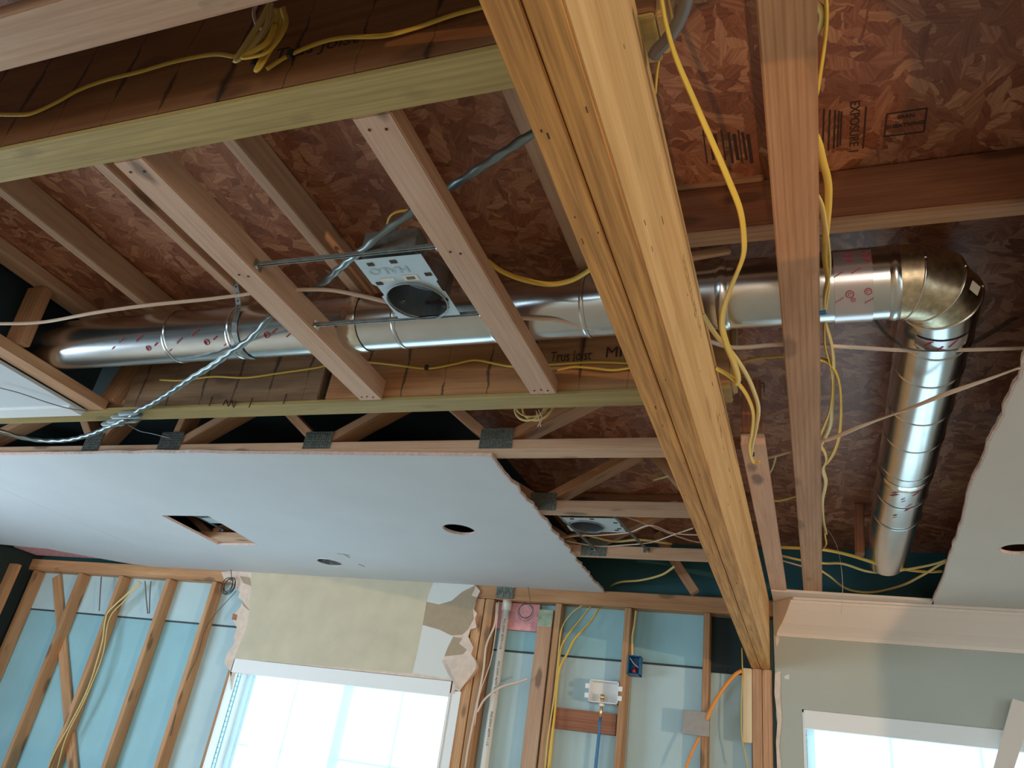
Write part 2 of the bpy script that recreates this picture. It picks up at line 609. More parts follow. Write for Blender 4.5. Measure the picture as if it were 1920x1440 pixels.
def board(name, a, b, w, t, up, mat, parent=None, bevel=0.003, label=None, cat=None, group=None, cuts=0):
    """a piece of timber from a to b; local x runs along the grain; w = size across, t = size along 'up'"""
    a, b, up = Vector(a), Vector(b), Vector(up)
    x = (b - a).normalized()
    z = (up - x * up.dot(x)).normalized()
    y = z.cross(x)
    L = (b - a).length
    Mw = Matrix(((x.x, y.x, z.x, 0), (x.y, y.y, z.y, 0), (x.z, y.z, z.z, 0), (0, 0, 0, 1)))
    Mw.translation = (a + b) / 2
    bm = bmesh.new()
    bmesh.ops.create_cube(bm, size=1)
    bmesh.ops.scale(bm, vec=(L, w, t), verts=bm.verts)
    if bevel:
        bmesh.ops.bevel(bm, geom=list(bm.edges), offset=min(bevel, t * 0.2, w * 0.2), segments=2, affect='EDGES')
    me = bpy.data.meshes.new(name)
    bm.to_mesh(me)
    bm.free()
    o = link(name, me, mat, Mw, parent)
    if not parent:
        meta(o, label, cat, group)
    return o


def cable(name, P, mat, label=None, w=0.0052, t=0.0028, twist=1.5, parent=None, n=8, cat='cable', group=None, phase=0.0, seg=10):
    mb = MB().tube(smooth(P, n), w, seg, t, twist, phase=phase)
    o = mb.build(name, mat, parent, shade=True)
    if not parent:
        meta(o, label, cat, group)
    elif label:
        o['label'] = label
    return o


def lettering(text, size, Mw, mat, parent, name='printed_lettering', depth=0.0004, bold=0.0, sx=1.0):
    cu = bpy.data.curves.new(name, 'FONT')
    cu.body = text
    cu.size = size
    cu.extrude = depth
    cu.offset = bold
    cu.align_x = 'CENTER'
    cu.align_y = 'CENTER'
    tmp = bpy.data.objects.new(name + '_tmp', cu)
    me = bpy.data.meshes.new_from_object(tmp)
    bpy.data.objects.remove(tmp)
    bpy.data.curves.remove(cu)
    me.materials.clear()
    for v in me.vertices:
        v.co.x *= sx
    return link(name, me, mat, Mw, parent)


def fr(o, x, y):
    """matrix with origin o, x axis = text direction, y axis = text up"""
    x, y = Vector(x).normalized(), Vector(y).normalized()
    z = x.cross(y)
    m = Matrix(((x.x, y.x, z.x, 0), (x.y, y.y, z.y, 0), (x.z, y.z, z.z, 0), (0, 0, 0, 1)))
    m.translation = Vector(o)
    return m


X, Y3, Z = Vector((1, 0, 0)), Vector((0, 1, 0)), Vector((0, 0, 1))
XL, XR, YB, YF = -5.66, 3.6, -6.0, 4.35     # room
OSBZ = 3.05                                  # underside of the deck above
SHY = 4.44                                   # sheathing plane

# ================================================================ SETTING
o = MB().box(XL, XR, YB, 4.6, -0.06, 0).build('floor', FLOORM)
meta(o, 'brown wooden floor boards', kind='structure')
deck = MB().box(XL - 0.1, XR + 0.1, YB - 0.1, 4.6, OSBZ, OSBZ + 0.02).build('ceiling', OSB, loc=(0, 0, OSBZ))
meta(deck, 'reddish strand board deck seen from below above the framing', kind='structure')
f_xz = lambda y, s=1: (lambda a, b, d: (a, y + d * s, b))
W1 = (-3.50, -1.955, 0.75, 2.17)
W2 = (-0.075, 1.10, 0.75, 2.21)
wf = MB()
wf.plate([[(XL, 0), (XR, 0), (XR, OSBZ), (XL, OSBZ)], [(W1[0], W1[2]), (W1[1], W1[2]), (W1[1], W1[3]), (W1[0], W1[3])],
          [(W2[0], W2[2]), (W2[1], W2[2]), (W2[1], W2[3]), (W2[0], W2[3])]], 0.03, f_xz(SHY))
wall_far = wf.build('wall_far', TEAL, loc=(0, SHY, 0))
meta(wall_far, 'teal foam sheathing behind the studs', kind='structure')
# paler sheets and the joint between the courses
MB().box(-1.85, -0.95, SHY - 0.004, SHY, 0, 2.372).build('sheathing_sheet', TEAL_PALE, wall_far)
MB().box(-0.947, -0.32, SHY - 0.004, SHY, 0, 2.372).build('sheathing_sheet', TEAL_PALE, wall_far)
MB().box(-3.86, -3.5, SHY - 0.004, SHY, 0, 2.372).build('sheathing_sheet', TEAL_PALE, wall_far)
MB().box(XL, -3.5, SHY - 0.004, SHY, 2.386, 2.66).build('sheathing_sheet', TEAL_PALE, wall_far)
MB().box(XL, W1[0], SHY - 0.006, SHY, 2.374, 2.384).box(W1[1], -0.55, SHY - 0.006, SHY, 2.374, 2.384).build('joint_gap', TAPE_DARK, wall_far)
MB().box(XL, XR, SHY - 0.01, SHY, CEIL, OSBZ).build('rim_membrane', RIM, wall_far)
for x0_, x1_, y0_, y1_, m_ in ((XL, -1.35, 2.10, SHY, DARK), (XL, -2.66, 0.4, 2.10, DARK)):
    MB().box(x0_, x1_, y0_, y1_, OSBZ - 0.003, OSBZ).build('void_shade', m_, deck)  # flat black sheets painting the dark void under the deck
# added black panel for the cavity's shade by the left truss, duct passes through
ds = MB().plate([[(0.88, CEIL + 0.005), (1.995, CEIL + 0.005), (1.995, OSBZ - 0.004), (0.88, OSBZ - 0.004)], [(1.73 + 0.096 * math.cos(i * math.pi / 16), 2.868 + 0.096 * math.sin(i * math.pi / 16)) for i in range(32)]], 0.012, lambda a, b, d: (-2.665 - d, a, b)).build('shade_panel', DARK)
meta(ds, 'added black panel standing for the dark cavity behind the left truss webs where the duct disappears', 'panel')
o = MB().box(-0.54, -0.318, SHY - 0.012, SHY, 2.36, 2.65).build('void_shade', DARK, wall_far)  # black patch standing for the darkness in a sheathing hole

side = MB().plate([[(YB, 0), (4.6, 0), (4.6, OSBZ), (YB, OSBZ)], [(0.3, 0.7), (2.3, 0.7), (2.3, 2.2), (0.3, 2.2)]], 0.05, lambda a, b, d: (XL - d, a, b)).build('wall_left', DARK)  # black colour paints in the dark space beyond the stud bay
meta(side, 'left wall blackened for the dark space behind the corner studs', kind='structure')
wr = MB().plate([[(YB, 0), (4.6, 0), (4.6, OSBZ), (YB, OSBZ)], [(-2.4, 1.2), (1.5, 1.2), (1.5, 2.7), (-2.4, 2.7)]], 0.08, lambda a, b, d: (XR + d, a, b)).build('wall_right', WALLP)
meta(wr, 'painted right wall with a wide opening', kind='structure')
wb = MB().plate([[(XL, 0), (XR, 0), (XR, OSBZ), (XL, OSBZ)], [(0.3, 0.02), (2.9, 0.02), (2.9, 2.1), (0.3, 2.1)],
                 [(-4.6, 0.7), (-2.2, 0.7), (-2.2, 2.2), (-4.6, 2.2)]], 0.08, lambda a, b, d: (a, YB - d, b)).build('wall_back', WALLP)
meta(wb, 'painted back wall with a patio opening and a window', kind='structure')

# painted wall right of the post, with its window hole, torn left edge
pl = [at(1453, 1256, Y=YF), at(1458, 1300, Y=YF), at(1455, 1340, Y=YF), at(1462, 1390, Y=YF), at(1461, 1440, Y=YF)]
left = [(p.x, p.z) for p in pl]
wr2 = MB().plate([[(-0.205, 2.74)] + left + [(-0.22, 0), (XR, 0), (XR, 2.74)],
                  [(W2[0], W2[2]), (W2[1], W2[2]), (W2[1], W2[3] + 0.0), (W2[0], W2[3])]], 0.012, f_xz(YF - 0.012)).build('wall_far_painted', PAINT_GREY, loc=(0.8, YF, 0))
meta(wr2, 'grey green painted drywall right of the post', kind='structure')
tl = [at(x, y, Y=YF - 0.014) for x, y in ((1453, 1262), (1464, 1258), (1463, 1305), (1466, 1350), (1461, 1400), (1465, 1440), (1457, 1440), (1455, 1390), (1458, 1350), (1452, 1300))]
MB().plate([[(p.x, p.z) for p in tl]], 0.001, f_xz(YF - 0.0145)).build('torn_paper_edge', PAPER_TORN, wr2)
tl = [at(x, y, Y=YF - 0.014) for x, y in ((1454, 1186), (1461, 1188), (1461, 1200), (1457, 1213), (1454, 1205))]
MB().plate([[(p.x, p.z) for p in tl]], 0.001, f_xz(YF - 0.0145)).build('torn_paper_edge', PAPER_TORN, wr2)
tl = [at(x, y, Y=YF - 0.014) for x, y in ((1470, 1268), (1480, 1264), (1480, 1274), (1472, 1273))]
MB().plate([[(p.x, p.z) for p in tl]], 0.001, f_xz(YF - 0.0145)).build('paint_chip', PAPER_WHITE, wr2)
# filler above the windows behind the drywall (header)
MB().box(W2[0] - 0.1, XR, YF, SHY - 0.002, W2[3], 2.65).build('header', STUD, wr2)


# ---- windows
def window(name, x0, x1, z0, z1, label, cols, rows, head, depth_r=0.0):
    w = thing(name, (0.5 * (x0 + x1), YF, z0), label, None, kind='structure')
    g = 0.03
    MB().box(x0 - 0.001, x0 + 0.012, YF - 0.012, 4.56, z0, z1).box(x1 - 0.012, x1 + 0.001, YF - 0.012, 4.56, z0, z1).box(x0, x1, YF - 0.012, 4.56, z1 - 0.012, z1 + 0.001).box(x0 - 0.03, x1 + 0.03, YF - 0.05, 4.56, z0 - 0.02, z0).build('window_frame', WHITE, w)
    fy0, fy1 = 4.50, 4.54
    xa, xb, za, zb = x0 + 0.012, x1 - 0.012, z0, z1 - 0.012
    fm = MB()
    fm.box(xa, xa + 0.04, fy0, fy1, za, zb).box(xb - 0.04, xb, fy0, fy1, za, zb).box(xa, xb, fy0, fy1, zb - 0.04, zb).box(xa, xb, fy0, fy1, za, za + 0.04)
    if cols > 3:
        c = (xa + xb) / 2
        fm.box(c - 0.025, c + 0.025, fy0, fy1, za, zb)
    fm.build('window_sash', VINYL, w)
    mm = MB()
    for i in range(1, cols):
        x = xa + (xb - xa) * i / cols
        mm.box(x - 0.007, x + 0.007, 4.516, 4.524, za, zb)
    for j in range(1, rows):
        z = za + (zb - za) * j / rows
        mm.box(xa, xb, 4.5245, 4.532, z - 0.007, z + 0.007)
    mm.build('window_muntins', VINYL, w)
    MB().box(xa, xb, 4.519, 4.521, za, zb).build('window_pane', GLASS, w)
    # jamb track with rungs
    tk = MB().box(xa + 0.0, xa + 0.004, 4.40, 4.404, za, zb).box(xa + 0.0, xa + 0.004, 4.43, 4.434, za, zb)
    z = za
    while z < zb:
        tk.box(xa, xa + 0.004, 4.40, 4.434, z, z + 0.004)
        z += 0.03
    tk.build('jamb_track', TRACK, w)
    MB().box(x0 + 0.006, x1 - 0.006, YF - 0.012 - head, YF + 0.03, z1 - 0.085, z1 - 0.001).build('head_casing', WHITE, w, bevel=0.002)
    return w


window('window_1', *W1, 'bright overexposed window under the yellow torn drywall', 4, 3, 0.004)
window('window_2', *W2, 'bright window in the grey green wall at the right', 3, 3, 0.004)

# ---- crown moulding on the right
prof = [(0.0, -0.175), (-0.012, -0.175), (-0.015, -0.158), (-0.030, -0.138), (-0.045, -0.122), (-0.050, -0.117), (-0.054, -0.111), (-0.075, -0.080), (-0.093, -0.052), (-0.104, -0.030), (-0.110, -0.022), (-0.112, -0.012), (-0.13, -0.012), (-0.13, 0.0), (0.0, 0.0)]
cr = MB()
n = len(prof)
xs = (-0.196, XR)
for k, x in enumerate(xs):
    cr.v += [Vector((x + (0.0 if k else -a * 0.75), YF - 0.012 + a, CEIL - 0.014 + b)) for a, b in prof]
for i in range(n):
    cr.f.append((i, (i + 1) % n, n + (i + 1) % n, n + i))
cr.f.append(tuple(range(n)))
cr.f.append(tuple(range(n, 2 * n)))
cro = cr.build('trim_1', TRIM)
meta(cro, 'cream crown moulding along the top of the grey green wall', kind='structure')

# ================================================================ THE BIG BEAM AND POST
beam = thing('wooden_beam', (-0.268, 1.6, 2.385), 'deep two-ply laminated wooden beam crossing the picture from the top to the post', 'beam')
for x, m in ((-0.2915, LVL_EDGE), (-0.246, LVL_EDGE)):
    b = board('ply', (x, -1.2, 2.5625), (x, 4.43, 2.5625), 0.0435, 0.355, Z, m, beam, bevel=0.002)
# face veneers: broad grain on the side, edge lamination below
b = board('face_veneer', (-0.2232, -1.2, 2.5625), (-0.2232, 4.43, 2.5625), 0.0018, 0.351, Z, LVL_FACE, beam, bevel=0)
b['label'] = 'pale broad-grained side face'
lettering('MICROLLAM  LVL', 0.034, fr((-0.2221, 1.42, 2.645), (0, 1, 0), (0, 0, 1)), FAINT, beam, sx=1.1)
lettering('1.9E  WS', 0.034, fr((-0.2221, 1.95, 2.60), (0, 1, 0), (0, 0, 1)), FAINT, beam, sx=1.1)
rb = random.Random(11)
for k in range(46):
    yy = rb.uniform(0.6, 4.2)
    if k % 2:
        xx = rb.choice((-0.291, -0.246)) + rb.uniform(-0.017, 0.017)
        MB().obox((xx, yy, 2.3849), X * rb.uniform(0.0005, 0.0012), Y3 * rb.uniform(0.002, 0.007), Z * 0.0004).build('dent_mark', INK, beam)
    else:
        MB().obox((-0.2222, yy, rb.uniform(2.41, 2.72)), X * 0.0003, Y3 * rb.uniform(0.003, 0.014), Z * rb.uniform(0.0008, 0.0022)).build('dent_mark', INK, beam)
post = thing('wooden_post', (-0.26, 4.39, 0), 'wooden double post carrying the end of the deep beam', 'post')
for x in (-0.287, -0.238):
    board('ply', (x, 4.392, 0), (x, 4.392, 2.384), 0.047, 0.083, Y3, PINE_RED, post)

# ================================================================ GIRDERS AND PLATES
gf = thing('girder', (-1.6, 0.83, 2.778), 'deep reddish girder with black glue stains, nearer of the two', 'girder', )
board('girder_ply', (-3.6, 0.83, 2.901), (-0.2, 0.83, 2.901), 0.087, 0.297, Z, PLY_RED, gf)
plf = board('treated_plate', (-3.6, 0.8285, 2.746), (-0.2, 0.8285, 2.746), 0.088, 0.011, Z, TREATED,
            label='olive treated timber plate under the near reddish girder', cat='timber plate', group=None)
o = board('girder_stub', (-0.2, 0.83, 2.89), (-0.185, 0.83, 2.89), 0.075, 0.28, Z, OSB_END, label=None)
meta(o, 'layered yellow girder end poking out beside the big beam near the top edge', 'beam end')
gb = thing('girder', (-1.3, 2.045, 2.778), 'far girder behind the round duct, grey weathered left and orange right', 'girder')
xj = at(606, 735, Y=2.0).x
p1 = board('girder_ply', (-2.48, 2.045, 2.901), (xj - 0.018, 2.045, 2.901), 0.087, 0.297, Z, PLY_GREY, gb)
p1['label'] = 'weathered grey brown section'
p2 = board('girder_ply', (xj + 0.012, 2.045, 2.901), (-0.2, 2.045, 2.901), 0.087, 0.297, Z, PLY_ORANGE, gb)
p2['label'] = 'orange brown section'
MB().box(xj - 0.02, xj + 0.014, 2.03, 2.07, 2.78, 3.04).build('joint_shade', DARK, gb)  # black filler painting the shade inside the open gap
board('treated_plate', (-4.6, 2.049, 2.746), (-0.2, 2.049, 2.746), 0.093, 0.011, Z, TREATED,
      label='long olive treated timber plate crossing behind the duct', cat='timber plate')
o = board('girder_stub', (-0.2, 2.045, 2.895), (-0.185, 2.045, 2.895), 0.085, 0.26, Z, OSB_END)
meta(o, 'yellow girder end beside the big beam left of the loose cables', 'beam end')
yb = 1.9995
lettering('Trus Joist', 0.052, fr((at(1070, 668, Y=yb).x, yb, at(1070, 668, Y=yb).z), (1, 0, 0), (0, 0, 1)), INK, p2, sx=0.66)
lettering('MICROLLAM', 0.055, fr((at(1125, 660, Y=yb).x + 0.17, yb, at(1150, 661, Y=yb).z), (1, 0, 0), (0, 0, 1)), INK, p2)
yb2 = 0.786
lettering('Trus Joist', 0.05, fr((at(590, 95, Y=yb2).x, yb2, at(590, 88, Y=yb2).z), (1, 0, 0), (0, 0, 1)), INK, gf)
# dark staple marks and scribble on the weathered section
sc = MB()
for (x, y) in ((395, 752), (470, 755), (534, 748)):
    p = at(x, y, Y=yb)
    MB().box(p.x - 0.002, p.x + 0.002, yb - 0.0006, yb + 0.0005, p.z - 0.02, p.z + 0.02).build('staple_mark', INK, p1)
P = [at(x, y, Y=yb) for x, y in ((418, 760), (424, 750), (428, 762), (434, 750), (438, 764), (442, 752))]
sc.tube(smooth(P, 4), 0.0018, 6)
sc.build('pen_scribble', INK, p1)

# ================================================================ NEAR BOARD top left
board('ceiling_board', (-3.2, 0.5685, 2.76), (-0.36, 0.5685, 2.76), 0.097, 0.038, Z, PINE,
      label='pale wooden board crossing the top left corner, nearest of all', cat='board')

# ================================================================ FLAT NAILERS AND UPPER JOISTS
for xc, th, lb in ((-1.3675, 0.072, 'pale flat timber between the girders, left of the open lamp housing'),
                   (-0.756, 0.045, 'pale flat timber with dark knots between the girders, right of the lamp housing')):
    nb = board('ceiling_nailer', (xc, 0.873, 2.74 + th / 2), (xc, 2.001, 2.74 + th / 2), 0.086, th, Z, PINE_PINK, label=lb, cat='timber')
    for yy, dx in ((0.905, -0.02), (0.91, 0.015), (1.975, -0.022), (1.972, 0.0), (1.978, 0.02), (1.3, 0.01), (1.29, -0.012)):
        MB().tube([(xc + dx, yy, 2.7385), (xc + dx, yy, 2.741)], 0.0032, 8).build('nail_head', INK, nb)
for xc, lb in ((-2.56, 'upper joist along the truss, furthest left between the girders'), (-2.15, 'upper joist left of the left flat timber'), (-1.74, 'upper joist half hidden above the left flat timber'),
               (-1.31, 'upper joist in the open bay left of the lamp housing'), (-0.93, 'upper joist hidden above the knotty flat timber'), (-0.565, 'upper joist right beside the big beam')):
    if xc < -2.5:
        continue
    board('deck_joist', (xc, 0.875, 3.005), (xc, 2.0, 3.005), 0.04, 0.088, Z, PINE, label=lb, cat='joist', group='joists under the deck between the girders')


# ================================================================ TRUSSES
def gusset(p, w, h, parent, axis='y'):
    mb = MB()
    if axis == 'y':
        mb.box(p.x - w / 2, p.x + w / 2, p.y - 0.0015, p.y, p.z - h / 2, p.z + h / 2)
        for i in range(int(w / 0.012)):
            for j in range(int(h / 0.012)):
                x = p.x - w / 2 + 0.006 + i * 0.012
                z = p.z - h / 2 + 0.006 + j * 0.012
                mb.box(x - 0.0025, x + 0.0015, p.y - 0.003, p.y, z - 0.004, z + 0.002)
    return mb.build('gusset_plate', GALV_PLATE, parent)


def xtruss(yc, x0, x1, webs, gus, label, mat=PINE, wmat=PINE_RED, top=True):
    t = thing('floor_truss', ((x0 + x1) / 2, yc, CEIL), label, 'truss')
    board('bottom_chord', (x0, yc, CEIL + 0.019), (x1, yc, CEIL + 0.019), 0.089, 0.038, Z, mat, t)
    board('top_chord', (x0, yc, OSBZ - 0.02), (x1, yc, OSBZ - 0.02), 0.089, 0.038, Z, DARKWOOD, t)
    for (a, b) in webs:
        board('web', (a[0], yc, a[1]), (b[0], yc, b[1]), 0.086, 0.038, Vector((a[1] - b[1], 0, b[0] - a[0])), wmat, t)
    for p, w, h in gus:
        gusset(Vector((p[0], yc - 0.0455, p[1])), w, h, t)
    return t


zt, zb_ = OSBZ - 0.04, CEIL + 0.04


def wb_(px1, px2, yy):
    """a web through two photo points on the truss plane, cut at the chords"""
    a, b = at(*px1, Y=yy), at(*px2, Y=yy)
    d = b - a
    f = lambda z: (a.x + d.x * (z - a.z) / d.z, z)
    return f(zb_ - 0.005), f(zt + 0.005)


Y1, Y2, Y3_ = 2.445, 3.06, 3.67
xtruss(Y1, XL + 0.02, -0.25,
       [((-3.06, zb_), (-3.28, zt)), ((-3.05, zb_), (-2.90, zt)), ((-2.60, zb_), (-2.58, zt)), ((-2.58, zb_), (-2.19, zt)),
        ((-1.85, zb_), (-2.15, zt)), ((-1.82, zb_), (-1.42, zt)), ((-1.09, zb_), (-1.38, zt)), ((-1.05, zb_), (-0.62, zt)), ((-0.3, zb_), (-0.6, zt)),
        ((-3.9, zb_), (-3.4, zt)), ((-4.0, zb_), (-4.4, zt))],
       [((-3.06, 2.793), 0.10, 0.085), ((-2.603, 2.793), 0.125, 0.085), ((-1.841, 2.785), 0.13, 0.075), ((-1.067, 2.782), 0.13, 0.082)],
       'floor truss just behind the long olive plate, drywall edge along its underside')
xtruss(Y2, XL + 0.02, -0.25,
       [wb_((1048, 930), (1165, 868), Y2), ((-1.1, zb_), (-1.5, zt)), wb_((1292, 925), (1235, 862), Y2), ((-2.0, zb_), (-1.6, zt)), ((-2.1, zb_), (-2.5, zt))],
       [((-1.075, 2.77), 0.12, 0.08)],
       'second floor truss, reddish diagonal web, above the torn drywall edge')
xtruss(Y3_, XL + 0.02, -0.25,
       [((-1.05, zb_), (-0.6, zt)), ((-1.1, zb_), (-1.5, zt)), ((-3.35, zb_), (-2.9, zt)), ((-3.4, zb_), (-3.8, zt))],
       [((-1.0, 2.765), 0.13, 0.085)],
       'third floor truss, nearest the stud wall, holding the small lamp hanger bars')
# short web seen against the wall bay
w0 = at(1270, 1062, Y=4.2)
w1 = at(1302, 1112, Y=4.2)
board('web_brace', (w0.x - 0.12, 4.2, w0.z + 0.18), (w1.x + 0.005, 4.2, w1.z), 0.05, 0.038, Y3, PINE_RED, label='short slanted brace in the last bay above the wall plate', cat='brace')

# truss running away from us at the left of the bay
tl_ = thing('floor_truss', (-2.585, 1.3, CEIL), 'floor truss at the left edge, running away from the viewer with slanted webs', 'truss')
board('bottom_chord', (-2.60, 0.875, CEIL + 0.019), (-2.60, 2.0, CEIL + 0.019), 0.089, 0.038, Z, PINE_RED, tl_)
board('top_chord', (-2.55, 0.875, OSBZ - 0.02), (-2.55, 2.0, OSBZ - 0.02), 0.089, 0.038, Z, PINE, tl_)
for (pa_, pb_) in (((82, 530), (30, 650)), ((236, 708), (207, 752))):
    pa_, pb_ = at(*pa_, X=-2.575), at(*pb_, X=-2.575)
    k_ = (pb_.y - pa_.y) / (pb_.z - pa_.z)
    ya, yb_ = pa_.y + k_ * (CEIL + 0.04 - pa_.z), pa_.y + k_ * (OSBZ - 0.04 - pa_.z)
    board('web', (-2.575, ya, CEIL + 0.04), (-2.575, yb_, OSBZ - 0.04), 0.086, 0.038, Vector((0, -(OSBZ - CEIL), yb_ - ya)), PINE_RED, tl_)

# ================================================================ DRYWALL CEILING SHEETS
f_xy = lambda z: (lambda a, b, d: (a, b, z + d))


def circ(cx, cy, r, n=28):
    return [(cx + r * math.cos(2 * math.pi * i / n), cy + r * math.sin(2 * math.pi * i / n)) for i in range(n)]


def rag(a, b, n, amp, seed=0):
    rnd = random.Random(seed)
    out = []
    dx, dy = b[0] - a[0], b[1] - a[1]
    l = math.hypot(dx, dy)
    for i in range(n):
        t = i / n
        k = 0 if i == 0 else rnd.uniform(-amp, amp)
        out.append((a[0] + dx * t - dy / l * k, a[1] + dy * t + dx / l * k))
    return out


poly = [(XL + 0.01, 2.36)] + rag((-3.4, 2.385), (-2.3, 2.375), 14, 0.006, 3) + [(-2.3, 2.39), (-1.095, 2.435)] + rag((-1.09, 2.44), (-1.115, 4.345), 46, 0.009, 5) + \
       [(-1.115, 4.345), (-4.45, 4.345), (-4.6, 4.30), (-4.95, 4.10), (-5.1, 4.0), (-5.45, 3.955), (XL + 0.01, 3.93)]
hole_r = [(-3.345, 3.205), (-3.01, 3.195), (-3.045, 3.70), (-3.36, 3.72)]
dz = CEIL - 0.0127
dw = thing('ceiling_drywall', (-3.0, 3.3, dz), 'large pale blue-white drywall sheet with torn edge and cut-outs', 'drywall sheet')
MB().plate([poly, hole_r, circ(-1.585, 3.30, 0.078), circ(-2.735, 3.99, 0.078)], 0.0125, f_xy(dz)).build('gypsum_core', DRY_EDGE, dw)
MB().plate([[(a + (0.004 if a < -1.2 else -0.006), b + (0.006 if b < 2.5 else -0.002)) for a, b in poly], [(a * 1.0, b) for a, b in hole_r], circ(-1.585, 3.30, 0.083), circ(-2.735, 3.99, 0.083)], 0.0007, f_xy(dz - 0.0008)).build('paper_face', DRYWALL, dw)
# taped seam, slightly proud
MB().plate([[(-4.165, 2.6), (-4.150, 2.6), (-4.115, 3.85), (-4.125, 3.85)]], 0.0006, f_xy(dz - 0.0016)).build('seam_bead', PAPER_WHITE, dw)
sc = MB()
for (x0, y0, x1, y1) in ((632, 1037, 655, 1040), (645, 1039, 656, 1045), (672, 1057, 684, 1062)):
    a, b = at(x0, y0, z=dz), at(x1, y1, z=dz)
    MB().tube([a, (a + b) / 2 + Vector((0.004, 0.004, 0)), b], 0.004, 6, 0.001).build('scuff_mark', GREYPLATE, dw)
# left sheet beyond the side truss with a moulding at its far edge
d2 = thing('ceiling_drywall', (-3.6, 1.5, dz), 'small white ceiling sheet at the left edge beside the side truss', 'drywall sheet')
MB().plate([[(-4.6, 0.8), (-2.66, 0.8), (-2.655, 1.995), (-4.6, 1.995)]], 0.0125, f_xy(dz)).build('gypsum_core', DRYWALL, d2)
MB().box(-4.6, -2.665, 1.93, 1.995, dz - 0.012, dz).build('edge_strip', WHITE, d2)
# right sheet
e = [at(x, y, z=dz) for x, y in ((1921, 662), (1912, 700), (1893, 740), (1872, 790), (1850, 830), (1838, 870), (1820, 905), (1806, 960), (1795, 1000), (1780, 1040), (1765, 1090), (1750, 1122))]
ep = [(p.x, p.y) for p in e]
poly = [(XR - 0.02, 4.22), (XR - 0.02, 0.42), (0.50, 0.42)]
for i in range(len(ep) - 1):
    poly += rag(ep[i], ep[i + 1], 4, 0.004, i)
poly += [ep[-1], (ep[-1][0] + 0.005, 4.22)]
pin = poly[:3] + [(a + 0.006, b) for a, b in poly[3:]]
d3 = thing('ceiling_drywall', (2.0, 3.0, dz), 'beige ceiling drywall at the right edge with a long torn side', 'drywall sheet')
MB().plate([poly, circ(0.735, 3.335, 0.062)], 0.0125, f_xy(dz)).build('gypsum_core', DRY_EDGE, d3)
MB().plate([pin, circ(0.735, 3.335, 0.068)], 0.0007, f_xy(dz - 0.0008)).build('paper_face', DRY_BEIGE, d3)
# intact ceiling over the part of the room behind the viewer
for a_, b_x in ((XL + 0.01, -0.318), (-0.218, XR - 0.01)):
    o = MB().plate([[(a_, YB), (b_x, YB), (b_x, 0.40), (a_, 0.40)]], 0.0125, f_xy(dz)).build('ceiling', DRY_BEIGE)
    meta(o, 'intact drywall ceiling over the near part of the room', kind='structure')
# strip left above the crown
d4 = MB().plate([[(-0.2, 4.12), (0.53, 4.155), (0.545, 4.22), (XR - 0.02, 4.225), (XR - 0.02, 4.34), (-0.2, 4.34)]], 0.0125, f_xy(dz)).build('drywall_strip', TRIM)
meta(d4, 'narrow painted drywall strip left above the crown moulding', 'drywall strip')

# ================================================================ RIGHT SIDE FRAMING
board('ceiling_joist', (-0.004, -0.9, CEIL + 0.019), (-0.004, 4.34, CEIL + 0.019), 0.087, 0.038, Z, PINE_RED,
      label='long pinkish brown joist running overhead right of the big beam', cat='joist')
board('ceiling_joist', (-0.165, 2.37, CEIL + 0.012), (-0.165, 4.34, CEIL + 0.012), 0.075, 0.038, Z, PINE_PINK,
      label='short pinkish joist tight against the right side of the big beam', cat='joist')
board('end_block', (-0.165, 2.34, CEIL + 0.03), (-0.165, 2.34, CEIL + 0.20), 0.06, 0.05, Y3, DARKWOOD, label='dark upright block at the start of the short joist', cat='block')
lv = thing('header_joist', (1.0, 1.53, 2.91), 'dark reddish header joist crossing high behind the long overhead joist', 'joist')
board('joist_body', (-0.45, 1.528, 2.979), (XR, 1.528, 2.979), 0.038, 0.136, Z, DARKWOOD, lv)
board('bottom_flange', (-0.45, 1.538, 2.905), (XR, 1.538, 2.905), 0.048, 0.012, Z, PINE_RED, lv)
a = at(1262, 352, Y=1.50)
b = at(1432, 332, Y=1.50)
board('ledger_strip', (a.x, 1.50, a.z), (b.x, 1.50, b.z), 0.012, 0.018, Z, PINE_RED, label='thin wooden strip high up just right of the big beam', cat='strip')
a = at(1285, 483, Y=1.62)
b = at(1370, 468, Y=1.62)
board('ledger_strip', (a.x, 1.62, a.z), (b.x, 1.62, b.z), 0.02, 0.02, Z, PINE_RED, label='thin wooden strip above the duct just right of the big beam', cat='strip')
a = at(1612, 1040, Y=3.75)
board('hanger_web', (a.x, 3.75, a.z), (a.x + 0.012, 3.75, OSBZ), 0.04, 0.06, Y3, DARKWOOD, label='dark upright timber beside the far end of the right duct', cat='timber')
# print on the deck
dk = MB()
zz = OSBZ - 0.0006
for i, x in enumerate((1318, 1330, 1340, 1352, 1366, 1376, 1384, 1392, 1402)):
    a, b = at(x, 244 + (i % 3) * 4, z=zz), at(x + 8, 306 - (i % 2) * 6, z=zz)
    dk.obox((a + b) / 2, (b - a) / 2, X * (0.0016 + 0.0012 * (i % 3)), Z * 0.0004)
for i, x in enumerate((1545, 1556, 1566, 1573, 1578)):
    a, b = at(x, 205 + i, z=zz), at(x - 3, 285 - i * 3, z=zz)
    dk.obox((a + b) / 2, (b - a) / 2, X * 0.002, Z * 0.0004)
a, b = at(1624, 200, z=zz), at(1618, 278, z=zz)
dk.obox((a + b) / 2, (b - a) / 2, X * 0.002, Z * 0.0004)
box = [at(x, y, z=zz) for x, y in ((1663, 214), (1738, 203), (1732, 247), (1658, 256))]
for i in range(4):
    a, b = box[i], box[(i + 1) % 4]
    d = (b - a).normalized()
    dk.obox((a + b) / 2, (b - a) / 2, d.cross(Z) * 0.0018, Z * 0.0004)
dk.build('printed_grade_marks', INK, deck)
c = at(1698, 229, z=zz)
